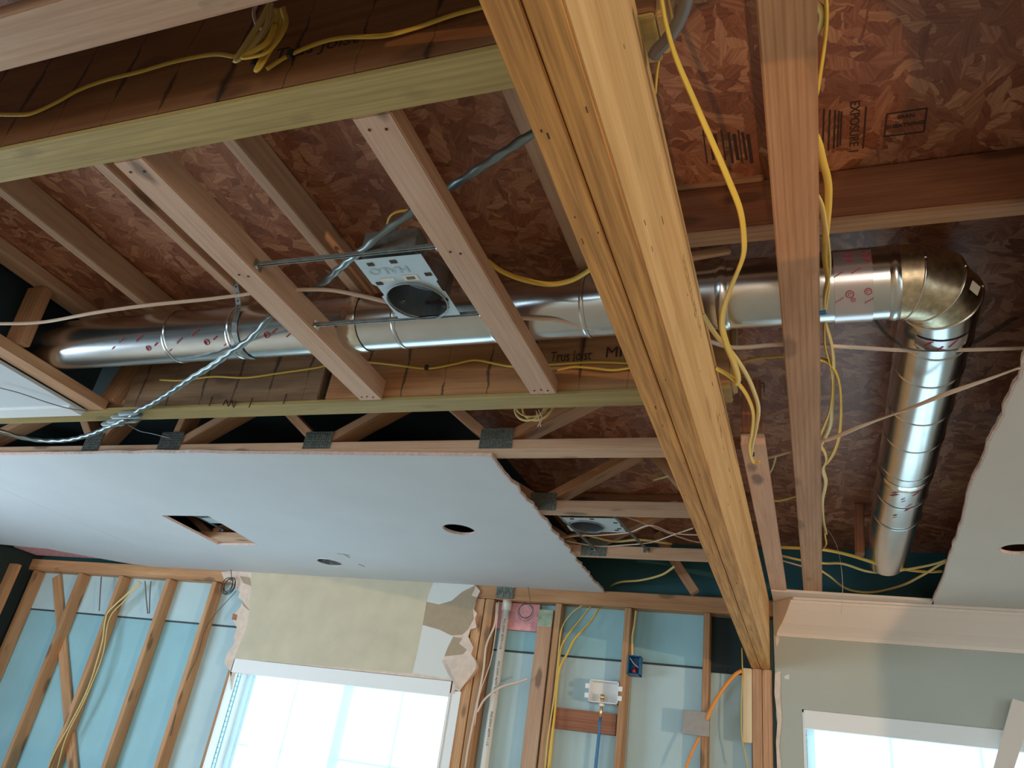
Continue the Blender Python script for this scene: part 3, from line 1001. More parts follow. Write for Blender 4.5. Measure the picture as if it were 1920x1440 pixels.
lettering('SHEATHING', 0.014, fr(c + Vector((0, 0.008, 0)), (1, -0.03, 0), (0, -1, 0)), INK, deck, bold=0.0004)
lettering('SPAN', 0.014, fr(c + Vector((0, -0.016, 0)), (1, -0.03, 0), (0, -1, 0)), INK, deck, bold=0.0004)
lettering('EXPOSURE 1', 0.028, fr(at(1601, 240, z=zz), (0.02, 1, 0), (1, 0, 0)), INK, deck, bold=0.0003)
bx = [at(x, y, z=zz) for x, y in ((1392, 720), (1432, 718), (1433, 736)) ]
dk = MB()
for a, b in ((bx[0], bx[1]), (bx[1], bx[2])):
    d = (b - a).normalized()
    dk.obox((a + b) / 2, (b - a) / 2, d.cross(Z) * 0.0016, Z * 0.0004)
dk.build('printed_frame', INK, deck)

# ================================================================ DUCT
DR, DY, DZ = 0.09, 1.73, 2.868
duct = thing('round_duct', (0.0, DY, DZ), 'shiny galvanised round duct running across, elbowing away at the right', 'duct')


def duct_ring(c, axis, r, w, mat, name, bulge=0.003):
    axis = Vector(axis).normalized()
    c = Vector(c)
    P = [c + axis * (w * (k / 4 - 0.5)) for k in range(5)]
    rr = [r + bulge * math.sin(math.pi * k / 4) for k in range(5)]
    return MB().tube(P, rr, 64, rr, cap=False).build(name, mat, duct, shade=True)


EX, EZ = 0.325, 2.868
ER = 0.10       # elbow centreline radius
x_end = EX - ER - 0.02
for a, b in ((-3.0, -1.27), (-1.29, -0.20), (-0.21, 0.115), (0.115, x_end)):
    mb = MB()
    P = [Vector((a + (b - a) * i / 12, DY, DZ)) for i in range(13)]
    mb.tube(P, DR - (0.0 if a > -1.28 else 0.0015), 64, cap=False)
    mb.build('duct_section', GALV, duct, shade=True)
for x in (-2.0, -1.736, -1.13, -0.827, -0.555, 0.087, 0.14):
    duct_ring((x, DY, DZ), X, DR + 0.0002, 0.012, GALV, 'seam_bead', 0.0015)
duct_ring((-0.19, DY, DZ), X, DR + 0.001, 0.03, GALV, 'crimped_collar', 0.004)
duct_ring((x_end + 0.004, DY, DZ), X, DR + 0.001, 0.024, GALV, 'elbow_bead', 0.004)
# elbow of four straight gores
gp = []
for k in range(4):
    an = math.radians(0 + 90 * k / 3)
    gp.append(Vector((EX - ER + ER * math.sin(an) * 1.0, DY + ER - ER * math.cos(an), EZ)))
gp = [Vector((x_end, DY, EZ))] + [gp[0], gp[1], gp[2], gp[3]] + [Vector((EX, DY + ER + 0.02, EZ))]
angs = [0, 15, 45, 75, 90]
# rings are cut on the mitre planes between gores
rings = []
cen = [Vector((x_end, DY, EZ)), Vector((EX - ER * 0.80, DY + 0.004, EZ)), Vector((EX - ER * 0.29, DY + ER * 0.29, EZ)), Vector((EX - 0.004, DY + ER * 0.80, EZ)), Vector((EX, DY + ER + 0.03, EZ))]
angp = [0, 18, 45, 72, 90]
for c_, a_ in zip(cen, angp):
    a_ = math.radians(a_)
    side_v = Vector((math.sin(a_), -math.cos(a_), 0))
    k_ = 1.0 if a_ in (0, math.radians(90)) else 1.04
    rings.append([c_ + side_v * (DR * k_ * math.cos(2 * math.pi * i / 64)) + Z * (DR * math.sin(2 * math.pi * i / 64)) for i in range(64)])
for k in range(4):
    mb = MB()
    mb.v = rings[k] + rings[k + 1]
    mb.f = [(i, (i + 1) % 64, 64 + (i + 1) % 64, 64 + i) for i in range(64)]
    mb.build('elbow_gore', GALV_SPOT if k < 3 else GALV, duct, shade=True)
for k in (1, 2, 3):
    mb = MB()
    mb.tube([v for v in rings[k]] + [rings[k][0]], 0.0032, 8)
    mb.build('elbow_seam', GALV, duct, shade=True)
# straight run going away
y0 = DY + ER + 0.03
yend = 3.95
for a, b, r_ in ((y0, 2.9, DR), (2.86, yend, DR - 0.002)):
    P = [Vector((EX, a + (b - a) * i / 16, EZ)) for i in range(17)]
    MB().tube(P, r_, 64, cap=False).build('duct_section', GALV, duct, shade=True)
for yy in (1.965, 2.115, 2.35, 2.55, 2.79, 3.06, 3.3):
    duct_ring((EX, yy, EZ), Y3, DR, 0.012, GALV, 'seam_bead', 0.0025)
duct_ring((EX, 2.87, EZ), Y3, DR + 0.001, 0.05, FOIL, 'foil_tape', 0.002)
# foil tape, printed tape
duct_ring((-1.28, DY, DZ), X, DR + 0.0015, 0.045, FOIL, 'foil_tape', 0.003)


def patch(c, axis, r, a0, a1, u0, u1, mat, name, n=10, parent=duct):
    """curved sticker on a round surface: angle a measured from straight down towards the viewer / left"""
    mb = MB()
    for u in (u0, u1):
        for i in range(n + 1):
            a = math.radians(a0 + (a1 - a0) * i / n)
            if axis == 'x':
                mb.v.append(Vector((u, c[1] - r * math.sin(a), c[2] - r * math.cos(a))))
            else:
                mb.v.append(Vector((c[0] - r * math.sin(a), u, c[2] - r * math.cos(a))))
    for i in range(n):
        mb.f.append((i, i + 1, n + 2 + i, n + 1 + i))
    return mb.build(name, mat, parent, shade=True)


patch((0, DY, DZ), 'x', DR + 0.0032, -45, 118, 0.075, 0.160, CLEARTAPE, 'printed_tape', 24)
rnd = random.Random(4)


def mark(axis, u, ang, kind, s, r):
    """one red printed mark wrapped on the duct"""
    c = (0, DY, DZ) if axis == 'x' else (EX, 0, EZ)
    pos = lambda du, dv: ((Vector((u + du, c[1] - r * math.sin(math.radians(ang) + dv / r), c[2] - r * math.cos(math.radians(ang) + dv / r))))
                          if axis == 'x' else Vector((c[0] - r * math.sin(math.radians(ang) + dv / r), u + du, c[2] - r * math.cos(math.radians(ang) + dv / r))))
    mb = MB()
    d_ = 0.25
    if kind == 'ring':
        P = [pos(s * math.cos(k * math.pi / 6), s * math.sin(k * math.pi / 6)) for k in range(13)]
        mb.tube(P, s * 0.16, 5)
        P = [pos(s * 0.45 * math.cos(k * math.pi / 4), s * 0.45 * math.sin(k * math.pi / 4)) for k in range(7)]
        mb.tube(P, s * 0.13, 5)
    elif kind == 'bar':
        mb.tube([pos(-s, -s * 0.6), pos(0, 0), pos(s, s * 0.6)], 0.0006, 4, s * 0.32)
    else:   # a short word of small strokes
        for k in range(4):
            x = (k - 1.5) * s * 0.7
            mb.tube([pos(x - s * 0.2, -s * 0.5 + x * 0.6), pos(x + s * 0.1, s * 0.5 + x * 0.6)], s * 0.1, 4)
            mb.tube([pos(x - s * 0.25, s * 0.05 + x * 0.6), pos(x + s * 0.25, s * 0.1 + x * 0.6)], s * 0.1, 4)
    return mb.build('red_print_mark', REDINK, duct)


for u, ang, kd, s in ((-2.22, 55, 'bar', 0.010), (-2.18, 70, 'text', 0.012), (-2.10, 72, 'text', 0.016), (-2.07, 48, 'ring', 0.012), (-2.03, 56, 'bar', 0.012), (-1.98, 40, 'bar', 0.009), (-1.93, 60, 'text', 0.014),
                      (-1.86, 75, 'text', 0.016), (-1.82, 52, 'ring', 0.013), (-1.78, 60, 'bar', 0.013), (-1.75, 44, 'bar', 0.009), (-1.70, 66, 'text', 0.016), (-1.58, 58, 'ring', 0.013), (-1.545, 66, 'bar', 0.014), (-1.50, 54, 'bar', 0.011),
                      (-1.47, 66, 'text', 0.016), (-1.40, 74, 'text', 0.014)):
    mark('x', u, ang - 13, kd, s * 0.72, DR + 0.0002)
for u, ang, kd, s in ((0.108, 104, 'ring', 0.011), (0.112, 94, 'ring', 0.009), (0.148, 103, 'ring', 0.011), (0.152, 92, 'ring', 0.008), (0.085, 72, 'bar', 0.012), (0.125, 76, 'bar', 0.013), (0.108, 42, 'ring', 0.010),
                      (0.148, 44, 'ring', 0.009), (0.115, 33, 'ring', 0.006), (0.085, 34, 'text', 0.008), (0.15, 30, 'text', 0.008)):
    mark('x', u, ang, kd, s * 0.85, DR + 0.0034)
for u, ang, kd, s in ((1.885, 20, 'text', 0.014), (1.885, -15, 'text', 0.014), (1.90, 2, 'bar', 0.012), (2.93, 25, 'text', 0.02), (2.97, 5, 'bar', 0.014), (3.05, -10, 'text', 0.02), (3.15, 15, 'bar', 0.016), (2.9, -20, 'text', 0.02)):
    mark('y', u, ang, kd, s * 0.7, DR + 0.0034)
patch((EX, 0, EZ), 'y', DR + 0.0028, -38, 40, 1.868, 1.915, CLEARTAPE, 'printed_tape', 16)
# white sticker on the back gore of the elbow
c_ = at(1828, 540, Y=1.71)
MB().obox((c_.x - 0.0, c_.y, c_.z), Vector((0.008, 0.006, -0.006)), Vector((-0.004, 0.002, -0.010)), Vector((0.0005, -0.0005, 0))).build('sticker', STICKER, duct)
# perforated hanger strap around the left run
st = MB()
P = [Vector((-1.72, 1.55, 3.04)), Vector((-1.712, 1.60, 2.97)), Vector((-1.705, 1.635, 2.91))]
for k in range(9):
    a = math.radians(95 - k * 20)
    P.append(Vector((-1.70, DY - (DR + 0.003) * math.sin(a), DZ - (DR + 0.003) * math.cos(a))))
for i in range(len(P) - 1):
    a, b = P[i], P[i + 1]
    d = b - a
    nrm = d.cross(X).normalized()
    st.obox((a + b) / 2, d / 2, X * 0.010, nrm * 0.0007)
so = st.build('hanger_strap', GALV_DULL)
meta(so, 'perforated metal hanger strap around the left half of the duct', 'strap')
hs = MB()
for i in range(3):
    a, b = P[i], P[i + 1]
    for k in range(3):
        q = a.lerp(b, (k + 0.5) / 3)
        hs.tube([q + Vector((0, -0.0015, -0.0005)), q + Vector((0, -0.001, 0))], 0.0035, 8)
hs.build('strap_holes', INK, so)
for nm, pts in (('left', [at(1640, 600, z=2.86), at(1665, 630, z=2.84), at(1700, 652, z=2.79), at(1740, 658, z=2.775), at(1790, 655, z=2.79), at(1830, 640, z=2.86), at(1905, 595, z=3.0)]),):
    mb = MB().tube(smooth(pts, 6), 0.009, 4, 0.001)
    o = mb.build('hanger_strap', GALV_DULL)
    meta(o, 'thin metal strap slung under the duct just past its elbow', 'strap')


# ================================================================ RECESSED LAMPS
def lamp_housing(px, py, w, l, rot, zc, label, cr, coff, name='recessed_lamp', bars=None, full=True):
    """steel mounting plate with round can opening, hanger bars, box"""
    root = thing(name, (px, py, zc), label, 'recessed lamp')
    ca, sa = math.cos(rot), math.sin(rot)
    W = lambda a, b, c: (px + a * ca - b * sa, py + a * sa + b * ca, zc + c)
    notch = [(-w / 2, -l / 2), (w / 2, -l / 2), (w / 2, -l * 0.1), (w / 2 - 0.006, -l * 0.08), (w / 2 - 0.006, 0.02), (w / 2, 0.025), (w / 2, l / 2), (-w / 2, l / 2), (-w / 2, 0.1 * l), (-w / 2 + 0.01, 0.08 * l), (-w / 2 + 0.01, -0.02), (-w / 2, -0.03)]
    hole = circ(coff[0], coff[1], cr)
    MB().plate([notch, hole], 0.0012, W).build('mounting_plate', LAMPPLATE, root)
    # can
    n = 40
    mb = MB()
    for r_, c in ((cr + 0.002, -0.006), (cr + 0.002, 0.001), (cr, 0.001), (cr, 0.09), (cr * 0.85, 0.115)):
        mb.v += [Vector(W(coff[0] + r_ * math.cos(2 * math.pi * i / n), coff[1] + r_ * math.sin(2 * math.pi * i / n), c)) for i in range(n)]
    for k in range(4):
        for i in range(n):
            mb.f.append((k * n + i, k * n + (i + 1) % n, (k + 1) * n + (i + 1) % n, (k + 1) * n + i))
    mb.f.append(tuple(4 * n + i for i in range(n)))
    mb.build('can', CANIN, root, shade=False)
    mb = MB()
    P = [Vector(W(coff[0] + (cr + 0.001) * math.cos(2 * math.pi * i / n), coff[1] + (cr + 0.001) * math.sin(2 * math.pi * i / n), -0.005)) for i in range(n + 1)]
    mb.tube(P, 0.0018, 6)
    mb.build('can_rim', GALV_DULL, root, shade=True)
    if full:
        # slot, screws
        mb = MB()
        P = [Vector(W(coff[0] + cr * 0.97 * math.cos(math.radians(a)), coff[1] + cr * 0.97 * math.sin(math.radians(a)), 0.05 - 0.0)) for a in range(40, 110, 8)]
        mb.tube(P, 0.0035, 6)
        mb.build('adjustment_slot', INK, root)
        mb = MB()
        for a in (20, 150):
            q = Vector(W(coff[0] + cr * 0.93 * math.cos(math.radians(a)), coff[1] + cr * 0.93 * math.sin(math.radians(a)), 0.03))
            mb.tube([q, q + Vector((0, 0, 0.006))], 0.004, 8)
        mb.build('screw_heads', GALV, root)
        # junction box behind
        m2 = MB()
        m2.obox(Vector(W(0.0, -l / 2 + 0.02, 0.045)), Vector((ca, sa, 0)) * 0.075, Vector((-sa, ca, 0)) * 0.028, Z * 0.035)
        m2.build('junction_box', GALV_DULL, root, bevel=0.002)
    # small slots and stickers on the plate
    mb = MB()
    for a, b in ((-0.3, -0.42), (0.05, -0.43), (-0.38, -0.12), (0.42, -0.2), (0.36, 0.34), (0.42, 0.22)):
        q = Vector(W(a * w, b * l, -0.0008))
        mb.obox(q, Vector((ca, sa, 0)) * 0.009, Vector((-sa, ca, 0)) * 0.006, Z * 0.0006)
    mb.build('slots', INK, root)
    if full:
        for a, b, s in ((-0.22, -0.17, 0.02), (0.14, -0.17, 0.021)):
            q = Vector(W(a * w, b * l, -0.0008))
            MB().obox(q, Vector((ca, sa, 0)) * s, Vector((-sa, ca, 0)) * (0.006 if a < 0 else 0.011), Z * 0.0005).build('sticker', STICKER, root)
        q = Vector(W(0.14 * w, -0.17 * l, -0.0016))
        mb = MB()
        for k in range(6):
            mb.obox(q + Vector((ca, sa, 0)) * (k * 0.004 - 0.01), Vector((ca, sa, 0)) * 0.0011, Vector((-sa, ca, 0)) * 0.006, Z * 0.0003)
        mb.build('sticker_print', INK, root)
        lettering('HALO', 0.034, fr(W(-0.02, -0.31 * l, -0.0006), (-ca, -sa, 0), (-sa, ca, 0)), EMBOSS, root, name='embossed_lettering', depth=0.0006, bold=0.0006, sx=1.25)
    for a, b in bars:
        a, b = Vector(a), Vector(b)
        m2 = MB()
        d = (b - a).normalized()
        s = d.cross(Z)
        m2.obox((a + b) / 2, (b - a) / 2, s * 0.001, Z * 0.005)
        m2.obox((a + b) / 2 + s * 0.006, (b - a) / 2, s * 0.001, Z * 0.004)
        m2.obox((a + b) / 2 + s * 0.003 + Z * 0.005, (b - a) / 2, s * 0.004, Z * 0.0008)
        m2.build('hanger_bar', GALV_DULL, root)
        for q, sg in ((a, -1), (b, 1)):
            m3 = MB()
            m3.obox(q + d * sg * 0.001, d * 0.0015, s * 0.016, Z * 0.012)
            m3.tube([q + d * sg * (-0.004) + Z * -0.006, q + d * sg * 0.0 + Z * -0.006], 0.006, 8)
            m3.build('bar_foot', GALV, root)
    return root


zc = CEIL + 0.012
lamp_housing(-0.948, 1.43, 0.185, 0.262, 0.02, zc, 'open recessed lamp housing with steel plate hung on bars between two flat timbers', 0.081, (0.0, 0.055),
             bars=[((-1.322, 1.285, zc + 0.008), (-0.802, 1.29, zc + 0.008)), ((-1.322, 1.572, zc + 0.008), (-0.802, 1.578, zc + 0.008))])
lamp_housing(-0.915, 3.27, 0.26, 0.185, 0.0, zc + 0.006, 'recessed lamp housing beyond the torn drywall edge between two trusses', 0.078, (-0.035, 0.02), full=False,
             bars=[((-1.05, 3.11, zc + 0.008), (-1.0, 3.62, zc + 0.008)), ((-0.80, 3.11, zc + 0.008), (-0.74, 3.62, zc + 0.008))])
lamp_housing(-3.14, 3.35, 0.22, 0.26, 0.0, zc + 0.03, 'recessed lamp housing glimpsed through the rectangular drywall cut-out', 0.078, (-0.05, -0.05), full=False,
             bars=[((-3.28, 3.11, zc + 0.04), (-3.28, 3.62, zc + 0.04)), ((-3.0, 3.11, zc + 0.04), (-3.0, 3.62, zc + 0.04))])
cn = thing('recessed_lamp', (-2.735, 3.99, CEIL), 'steel lamp can in the small round drywall cut-out near the window', 'recessed lamp')
mb = MB()
for r_, c in ((0.074, -0.008), (0.074, 0.1), (0.05, 0.12)):
    mb.v += [Vector((-2.735 + r_ * math.cos(2 * math.pi * i / 32), 3.99 + r_ * math.sin(2 * math.pi * i / 32), CEIL + c)) for i in range(32)]
for k in range(2):
    for i in range(32):
        mb.f.append((k * 32 + i, k * 32 + (i + 1) % 32, (k + 1) * 32 + (i + 1) % 32, (k + 1) * 32 + i))
mb.f.append(tuple(64 + i for i in range(32)))
mb.build('can', CANIN, cn, shade=True)
MB().tube([Vector((-2.735 + 0.076 * math.cos(2 * math.pi * i / 32), 3.99 + 0.076 * math.sin(2 * math.pi * i / 32), dz - 0.001)) for i in range(33)], 0.002, 6).build('can_rim', WHITE, cn)

# ================================================================ FAR WALL FRAMING
def stud(px_top, px_bot, w_px_y, label, name='wall_stud', mat=STUD, width=0.038, y=None, z1=2.652, dx=0.0, group='studs of the far wall', cat='stud'):
    a = at(*px_top, Y=YF)
    b = at(*px_bot, Y=YF)
    x = (a.x + b.x) / 2 + width / 2 + dx
    yc = y if y is not None else 4.3945
    th = 0.086 if y is None else 0.038
    return board(name, (x, yc, 0), (x, yc, z1), width, th, Y3, mat, label=label, cat=cat)


for xs_, lb in ((-5.60, 'stud in the dark left corner'), (-5.13, 'first full stud right of the left corner, beside the crossing brace'), (-4.73, 'second stud, with a yellow cable running down it'),
                (-4.29, 'third stud, below the grey wires'), (-3.88, 'fourth stud, left of the coiled black wire'), (-3.535, 'stud against the left side of the bright window')):
    m = board('wall_stud', (xs_ + 0.019, 4.3945, 0), (xs_ + 0.019, 4.3945, 2.652 if xs_ < -3.6 else 2.3), 0.038, 0.086, Y3, STUD, label=lb, cat='stud', group=None)
board('wall_stud', (XL + 0.05, 4.2, 0), (XL + 0.05, 4.2, 2.652), 0.09, 0.038, Y3, STUD, label='flat stud on the left wall in the dark corner', cat='stud')
board('wall_stud', (XL + 0.05, 3.8, 0), (XL + 0.05, 3.8, 2.652), 0.09, 0.038, Y3, STUD, label='stud on the left wall at the extreme left edge', cat='stud')
a = at(108, 1095, Y=4.425)
b = at(137, 1438, Y=4.425)
d = b - a
board('diagonal_brace', a - d * 0.05, a + d * 1.7, 0.075, 0.02, Y3, STUD, label='slanted brace crossing behind the leftmost studs', cat='brace')
board('top_plate', (XL, 4.3945, 2.697), (-0.2, 4.3945, 2.697), 0.086, 0.083, Z, STUD, label='horizontal wooden top plate along the far stud wall', cat='plate')
# right-hand studs
for pt, pb, wdt, lb in (((886, 1300), (860, 1440), 0.055, 'king stud immediately right of the bright window'),
                        ((1043, 1135), (1006, 1440), 0.038, 'narrow stud touching the wide pale board'),
                        ((1171, 1140), (1151, 1440), 0.038, 'stud carrying the blue electrical box'),
                        ((1319, 1150), (1313, 1440), 0.034, 'stud behind the square steel plate')):
    stud(pt, pb, 0, lb, mat=STUD, width=wdt)
x0 = at(905, 1150, Y=YF).x
board('wall_stud', (-1.87, 4.3945, 0), (-1.87, 4.3945, 2.652), 0.06, 0.084, Y3, STUD, label='double stud right of the torn wallpaper', cat='stud')
stud((1011, 1137), (972, 1440), 0, 'wide pale board with a green end between pipe and studs', name='wide_board', mat=PINE, width=0.088, y=4.385, z1=2.615, cat='board')
o = MB().box(*(lambda p: (p.x + 0.002, p.x + 0.086, 4.3645, 4.3655, 2.52, 2.613))(at(1011, 1137, Y=YF) * 0.5 + at(972, 1440, Y=YF) * 0.5)).build('green_end_stain', flat('green_stain', (0.33, 0.42, 0.30), 0.7, noise=0.3, scale=30), bpy.data.objects['wide_board'])
a, b = at(1038, 1345, Y=4.38), at(1155, 1358, Y=4.38)
board('blocking', (a.x, 4.40, a.z), (b.x, 4.40, a.z), 0.105, 0.038, Y3, DARKWOOD, label='reddish wooden blocking between studs below the white valve box', cat='blocking')
a, b = at(1394, 1253, Y=4.36), at(1394, 1392, Y=4.36)
o = board('cream_board', ((a.x + 0.02), 4.365, b.z), ((a.x + 0.02), 4.365, a.z), 0.045, 0.03, Y3, flat('cream_board_paint', (0.74, 0.62, 0.40), 0.6), label='short cream board standing beside the post', cat='board')

# drywall piece above the left window
q = lambda x, y: (lambda p: (p.x, p.z))(at(400 + x / 3, 960 + y / 3, Y=YF - 0.012))
outer = [(45, 338), (60, 380), (110, 400), (150, 450), (140, 480), (165, 500), (155, 530), (120, 570), (110, 605), (132, 650), (116, 700), (118, 740), (75, 800), (62, 850), (95, 895), (98, 1000),
         (120, 905), (1350, 1020), (1358, 1000), (1385, 1010), (1402, 970), (1455, 930), (1490, 870), (1475, 830), (1450, 800), (1462, 760), (1432, 700), (1445, 660), (1480, 650), (1472, 600), (1482, 570), (1465, 545), (1478, 490), (1500, 445), (1475, 412), (1230, 385), (220, 320)]
wp = thing('torn_drywall', (-2.75, YF, 2.17), 'torn drywall with mottled yellow paint above the left window', 'drywall piece')
MB().plate([[q(*p) for p in outer]], 0.012, f_xz(YF - 0.012)).build('torn_backing', PAPER_TORN, wp)


def layer(pts, k, mat, nm):
    return MB().plate([[q(*p) for p in pts]], 0.0008, f_xz(YF - 0.0122 - 0.0009 * k)).build(nm, mat, wp)


layer([(218, 330), (1240, 392), (1228, 420), (1208, 470), (1180, 620), (1150, 780), (1120, 908), (118, 826), (150, 740), (172, 690), (190, 640), (205, 560), (198, 520), (215, 450), (210, 380)], 1, PAINT_YELLOW, 'yellow_paint')
layer([(1240, 392), (1470, 410), (1400, 450), (1340, 500), (1270, 520), (1200, 505), (1208, 470)], 1, PAPER_WHITE, 'white_primer')
layer([(1400, 450), (1475, 415), (1450, 470), (1480, 480), (1458, 550), (1465, 600), (1430, 660), (1400, 690), (1340, 695), (1270, 660), (1178, 635), (1200, 505), (1270, 520), (1340, 500)], 2, PAPER_BROWN, 'bared_brown_paper')
layer([(1178, 636), (1270, 662), (1350, 700), (1320, 760), (1300, 820), (1285, 840), (1315, 900), (1340, 940), (1120, 906), (1150, 780)], 1, PAPER_WHITE, 'white_primer')
layer([(1350, 702), (1400, 710), (1380, 740), (1425, 775), (1405, 800), (1300, 812), (1320, 760)], 2, PAPER_BROWN, 'bared_brown_paper')
layer([(150, 360), (205, 370), (212, 415), (170, 400)], 2, PAPER_BROWN, 'bared_brown_paper')
layer([(160, 500), (205, 555), (170, 530)], 2, PAPER_BROWN, 'bared_brown_paper')
layer([(112, 570), (135, 580), (128, 610), (105, 605)], 3, DARKWOOD, 'torn_hole')
# curling flap of torn paper
fl = MB()
for i in range(7):
    t = i / 6
    a = at(400 + (1300 + 90 * t) / 3, 960 + (830 + 170 * t) / 3, Y=YF - 0.014 - 0.03 * math.sin(t * 2.6))
    b = at(400 + (1450 + 30 * math.sin(3 * t)) / 3, 960 + (805 + 110 * t) / 3, Y=YF - 0.014 - 0.015 * t)
    fl.v += [a, b]
for i in range(6):
    fl.f.append((2 * i, 2 * i + 1, 2 * i + 3, 2 * i + 2))
fl.build('torn_flap', PAPER_TORN, wp, shade=True)
# window side remnants
MB().box(W1[1] + 0.002, -1.897, YF - 0.005, YF + 0.01, 0.6, 2.12).build('corner_bead', WHITE, wp)

# leaning white board by the right window
a = [at(x, y, Y=4.27) for x, y in ((1899, 1310), (1940, 1322), (1902, 1440), (1863, 1440))]
d = (a[3] - a[0])
ex = [a[0], a[1], a[2] + (a[2] - a[1]) * 1.5, a[3] + d * 1.5]
mb = MB().plate([[(p.x, p.z) for p in ex]], 0.018, f_xz(4.27))
o = mb.build('white_trim_board', TRIM)
meta(o, 'white trim board leaning in front of the right window', 'trim board')

# PVC pipe
pa, pb = at(947, 1122, Y=4.37), at(910, 1440, Y=4.37)
xm = (pa.x + pb.x) / 2
pv = thing('drain_pipe', (xm, 4.385, 0), 'white upright plastic pipe with black print in the stud bay', 'pipe')
MB().tube([(xm, 4.385, 0), (xm, 4.385, 2.64)], 0.0225, 24).build('pipe', PVC, pv, shade=True)
MB().tube([(xm, 4.385, 2.60), (xm, 4.385, 2.66)], 0.028, 24).build('coupling', PVC, pv, shade=True)
for zc_ in (2.46, 2.22, 1.95):
    lettering('PVC-DWV ASTM 1-1/2', 0.018, fr((xm + 0.006, 4.3618, zc_), (0, 0, -1), (1, 0.1, 0)), INK, pv)
a = at(947, 1112, Y=4.35)
mb = MB().box(a.x - 0.055, a.x + 0.055, 4.342, 4.351, 2.66, 2.735)
for k in range(8):
    mb.box(a.x - 0.05 + k * 0.013, a.x - 0.045 + k * 0.013, 4.338, 4.345, 2.67 + 0.01 * (k % 3), 2.70 + 0.01 * (k % 3))
o = mb.build('strap_plate', GALV_PLATE)
meta(o, 'dark perforated metal plate on the top plate over the white pipe', 'metal plate')
# pink insulation
a, b = at(955, 1135, Y=4.42), at(1005, 1185, Y=4.42)
bm_ = MB().box(a.x - 0.12, b.x + 0.01, 4.405, 4.435, b.z, 2.65)
o = bm_.build('insulation', PINKINS)
meta(o, 'scrap of pink insulation behind the white pipe', 'insulation')
o = MB().box(-5.62, -4.9, 4.1, 4.34, 2.76, 2.95).build('insulation', PINKINS, bevel=0.02)
meta(o, 'pink insulation above the wall in the left corner', 'insulation')

# wire coil, black wires
def loops(c, r, n, mat, name, label, w=0.0015, seed=1, sq=1.0, tail=None, plane='xz', cat='wire'):
    rnd = random.Random(seed)
    P = []
    c = Vector(c)
    if tail:
        P.append(Vector(tail))
    for k in range(n * 10):
        a = 2 * math.pi * k / 10 + 1.2
        rr = r * (1 + 0.18 * math.sin(k * 0.37 + seed) + rnd.uniform(-0.04, 0.04))
        if plane == 'xz':
            P.append(c + Vector((rr * math.cos(a), 0.01 * math.sin(k * 0.2), rr * sq * math.sin(a))))
        else:
            P.append(c + Vector((rr * math.cos(a), rr * 0.5 * math.sin(a), rr * sq * math.sin(a) - abs(0.0))))
    o = MB().tube(smooth(P, 4), w, 6).build(name, mat, shade=True)
    return meta(o, label, cat)


c = at(986, 1146, Y=4.33)
loops(c, 0.045, 3, flat('rusty_wire', (0.12, 0.07, 0.05), 0.6), 'wire_coil', 'thin dark wire coil hanging near the pipe top', 0.0016, 2, tail=at(990, 1100, Y=4.3))
c = at(428, 1098, Y=4.31)
loops(c, 0.04, 4, BLACKC, 'wire_coil', 'coiled black wire hanging by the left end of the yellow drywall', 0.0028, 5, 1.3, tail=at(433, 1068, z=dz))
P = [at(x, y, Y=4.36) for x, y in ((443, 1108), (425, 1128), (405, 1150), (385, 1180), (370, 1230), (340, 1300), (320, 1380))]
cable('wire', P, BLACKC, 'thin black wire slanting down the fourth stud', 0.002, 0.002, cat='wire')

# valve box
a, b = at(1107, 1274, Y=4.36), at(1158, 1325, Y=4.36)
vb = thing('valve_box', ((a.x + b.x) / 2, 4.36, b.z), 'white plastic water valve box between two studs', 'valve box')
mb = MB()
x0, x1, z0, z1 = a.x, b.x, b.z + 0.01, a.z
mb.box(x0, x1, 4.425, 4.43, z0, z1).box(x0, x0 + 0.004, 4.35, 4.43, z0, z1).box(x1 - 0.004, x1, 4.35, 4.43, z0, z1).box(x0, x1, 4.35, 4.43, z1 - 0.004, z1).box(x0, x1, 4.35, 4.43, z0, z0 + 0.004)
mb.build('box', WHITE, vb)
mb = MB()
for xx, sg in ((x0, -1), (x1, 1)):
    for zz_ in (z1 - 0.035, z0 + 0.03):
        mb.box(min(xx, xx + sg * 0.022), max(xx, xx + sg * 0.022), 4.347, 4.35, zz_ - 0.012, zz_ + 0.012)
mb.build('mounting_ear', WHITE, vb)
vx = at(1128, 1330, Y=4.39).x
MB().tube([(vx, 4.385, z0 - 0.075), (vx, 4.385, z0 - 0.04), (vx, 4.385, z0 + 0.02)], [0.007, 0.009, 0.008], 12).tube([(vx, 4.385, z0 + 0.02), (vx, 4.385, z0 + 0.045)], 0.012, 8).build('brass_valve', BRASS, vb, shade=True)
MB().tube([(vx, 4.385, z0 - 0.014), (vx, 4.385, z0 - 0.002)], 0.014, 12).build('white_nut', WHITE, vb)
cable('supply_pipe', [(vx, 4.385, z0 - 0.07), (vx - 0.006, 4.385, z0 - 0.3), (vx - 0.01, 4.385, z0 - 0.6), (vx - 0.01, 4.385, 0.4)], BLUEP, 'blue plastic water pipe rising to the white valve box', 0.0085, 0.0085, cat='pipe')
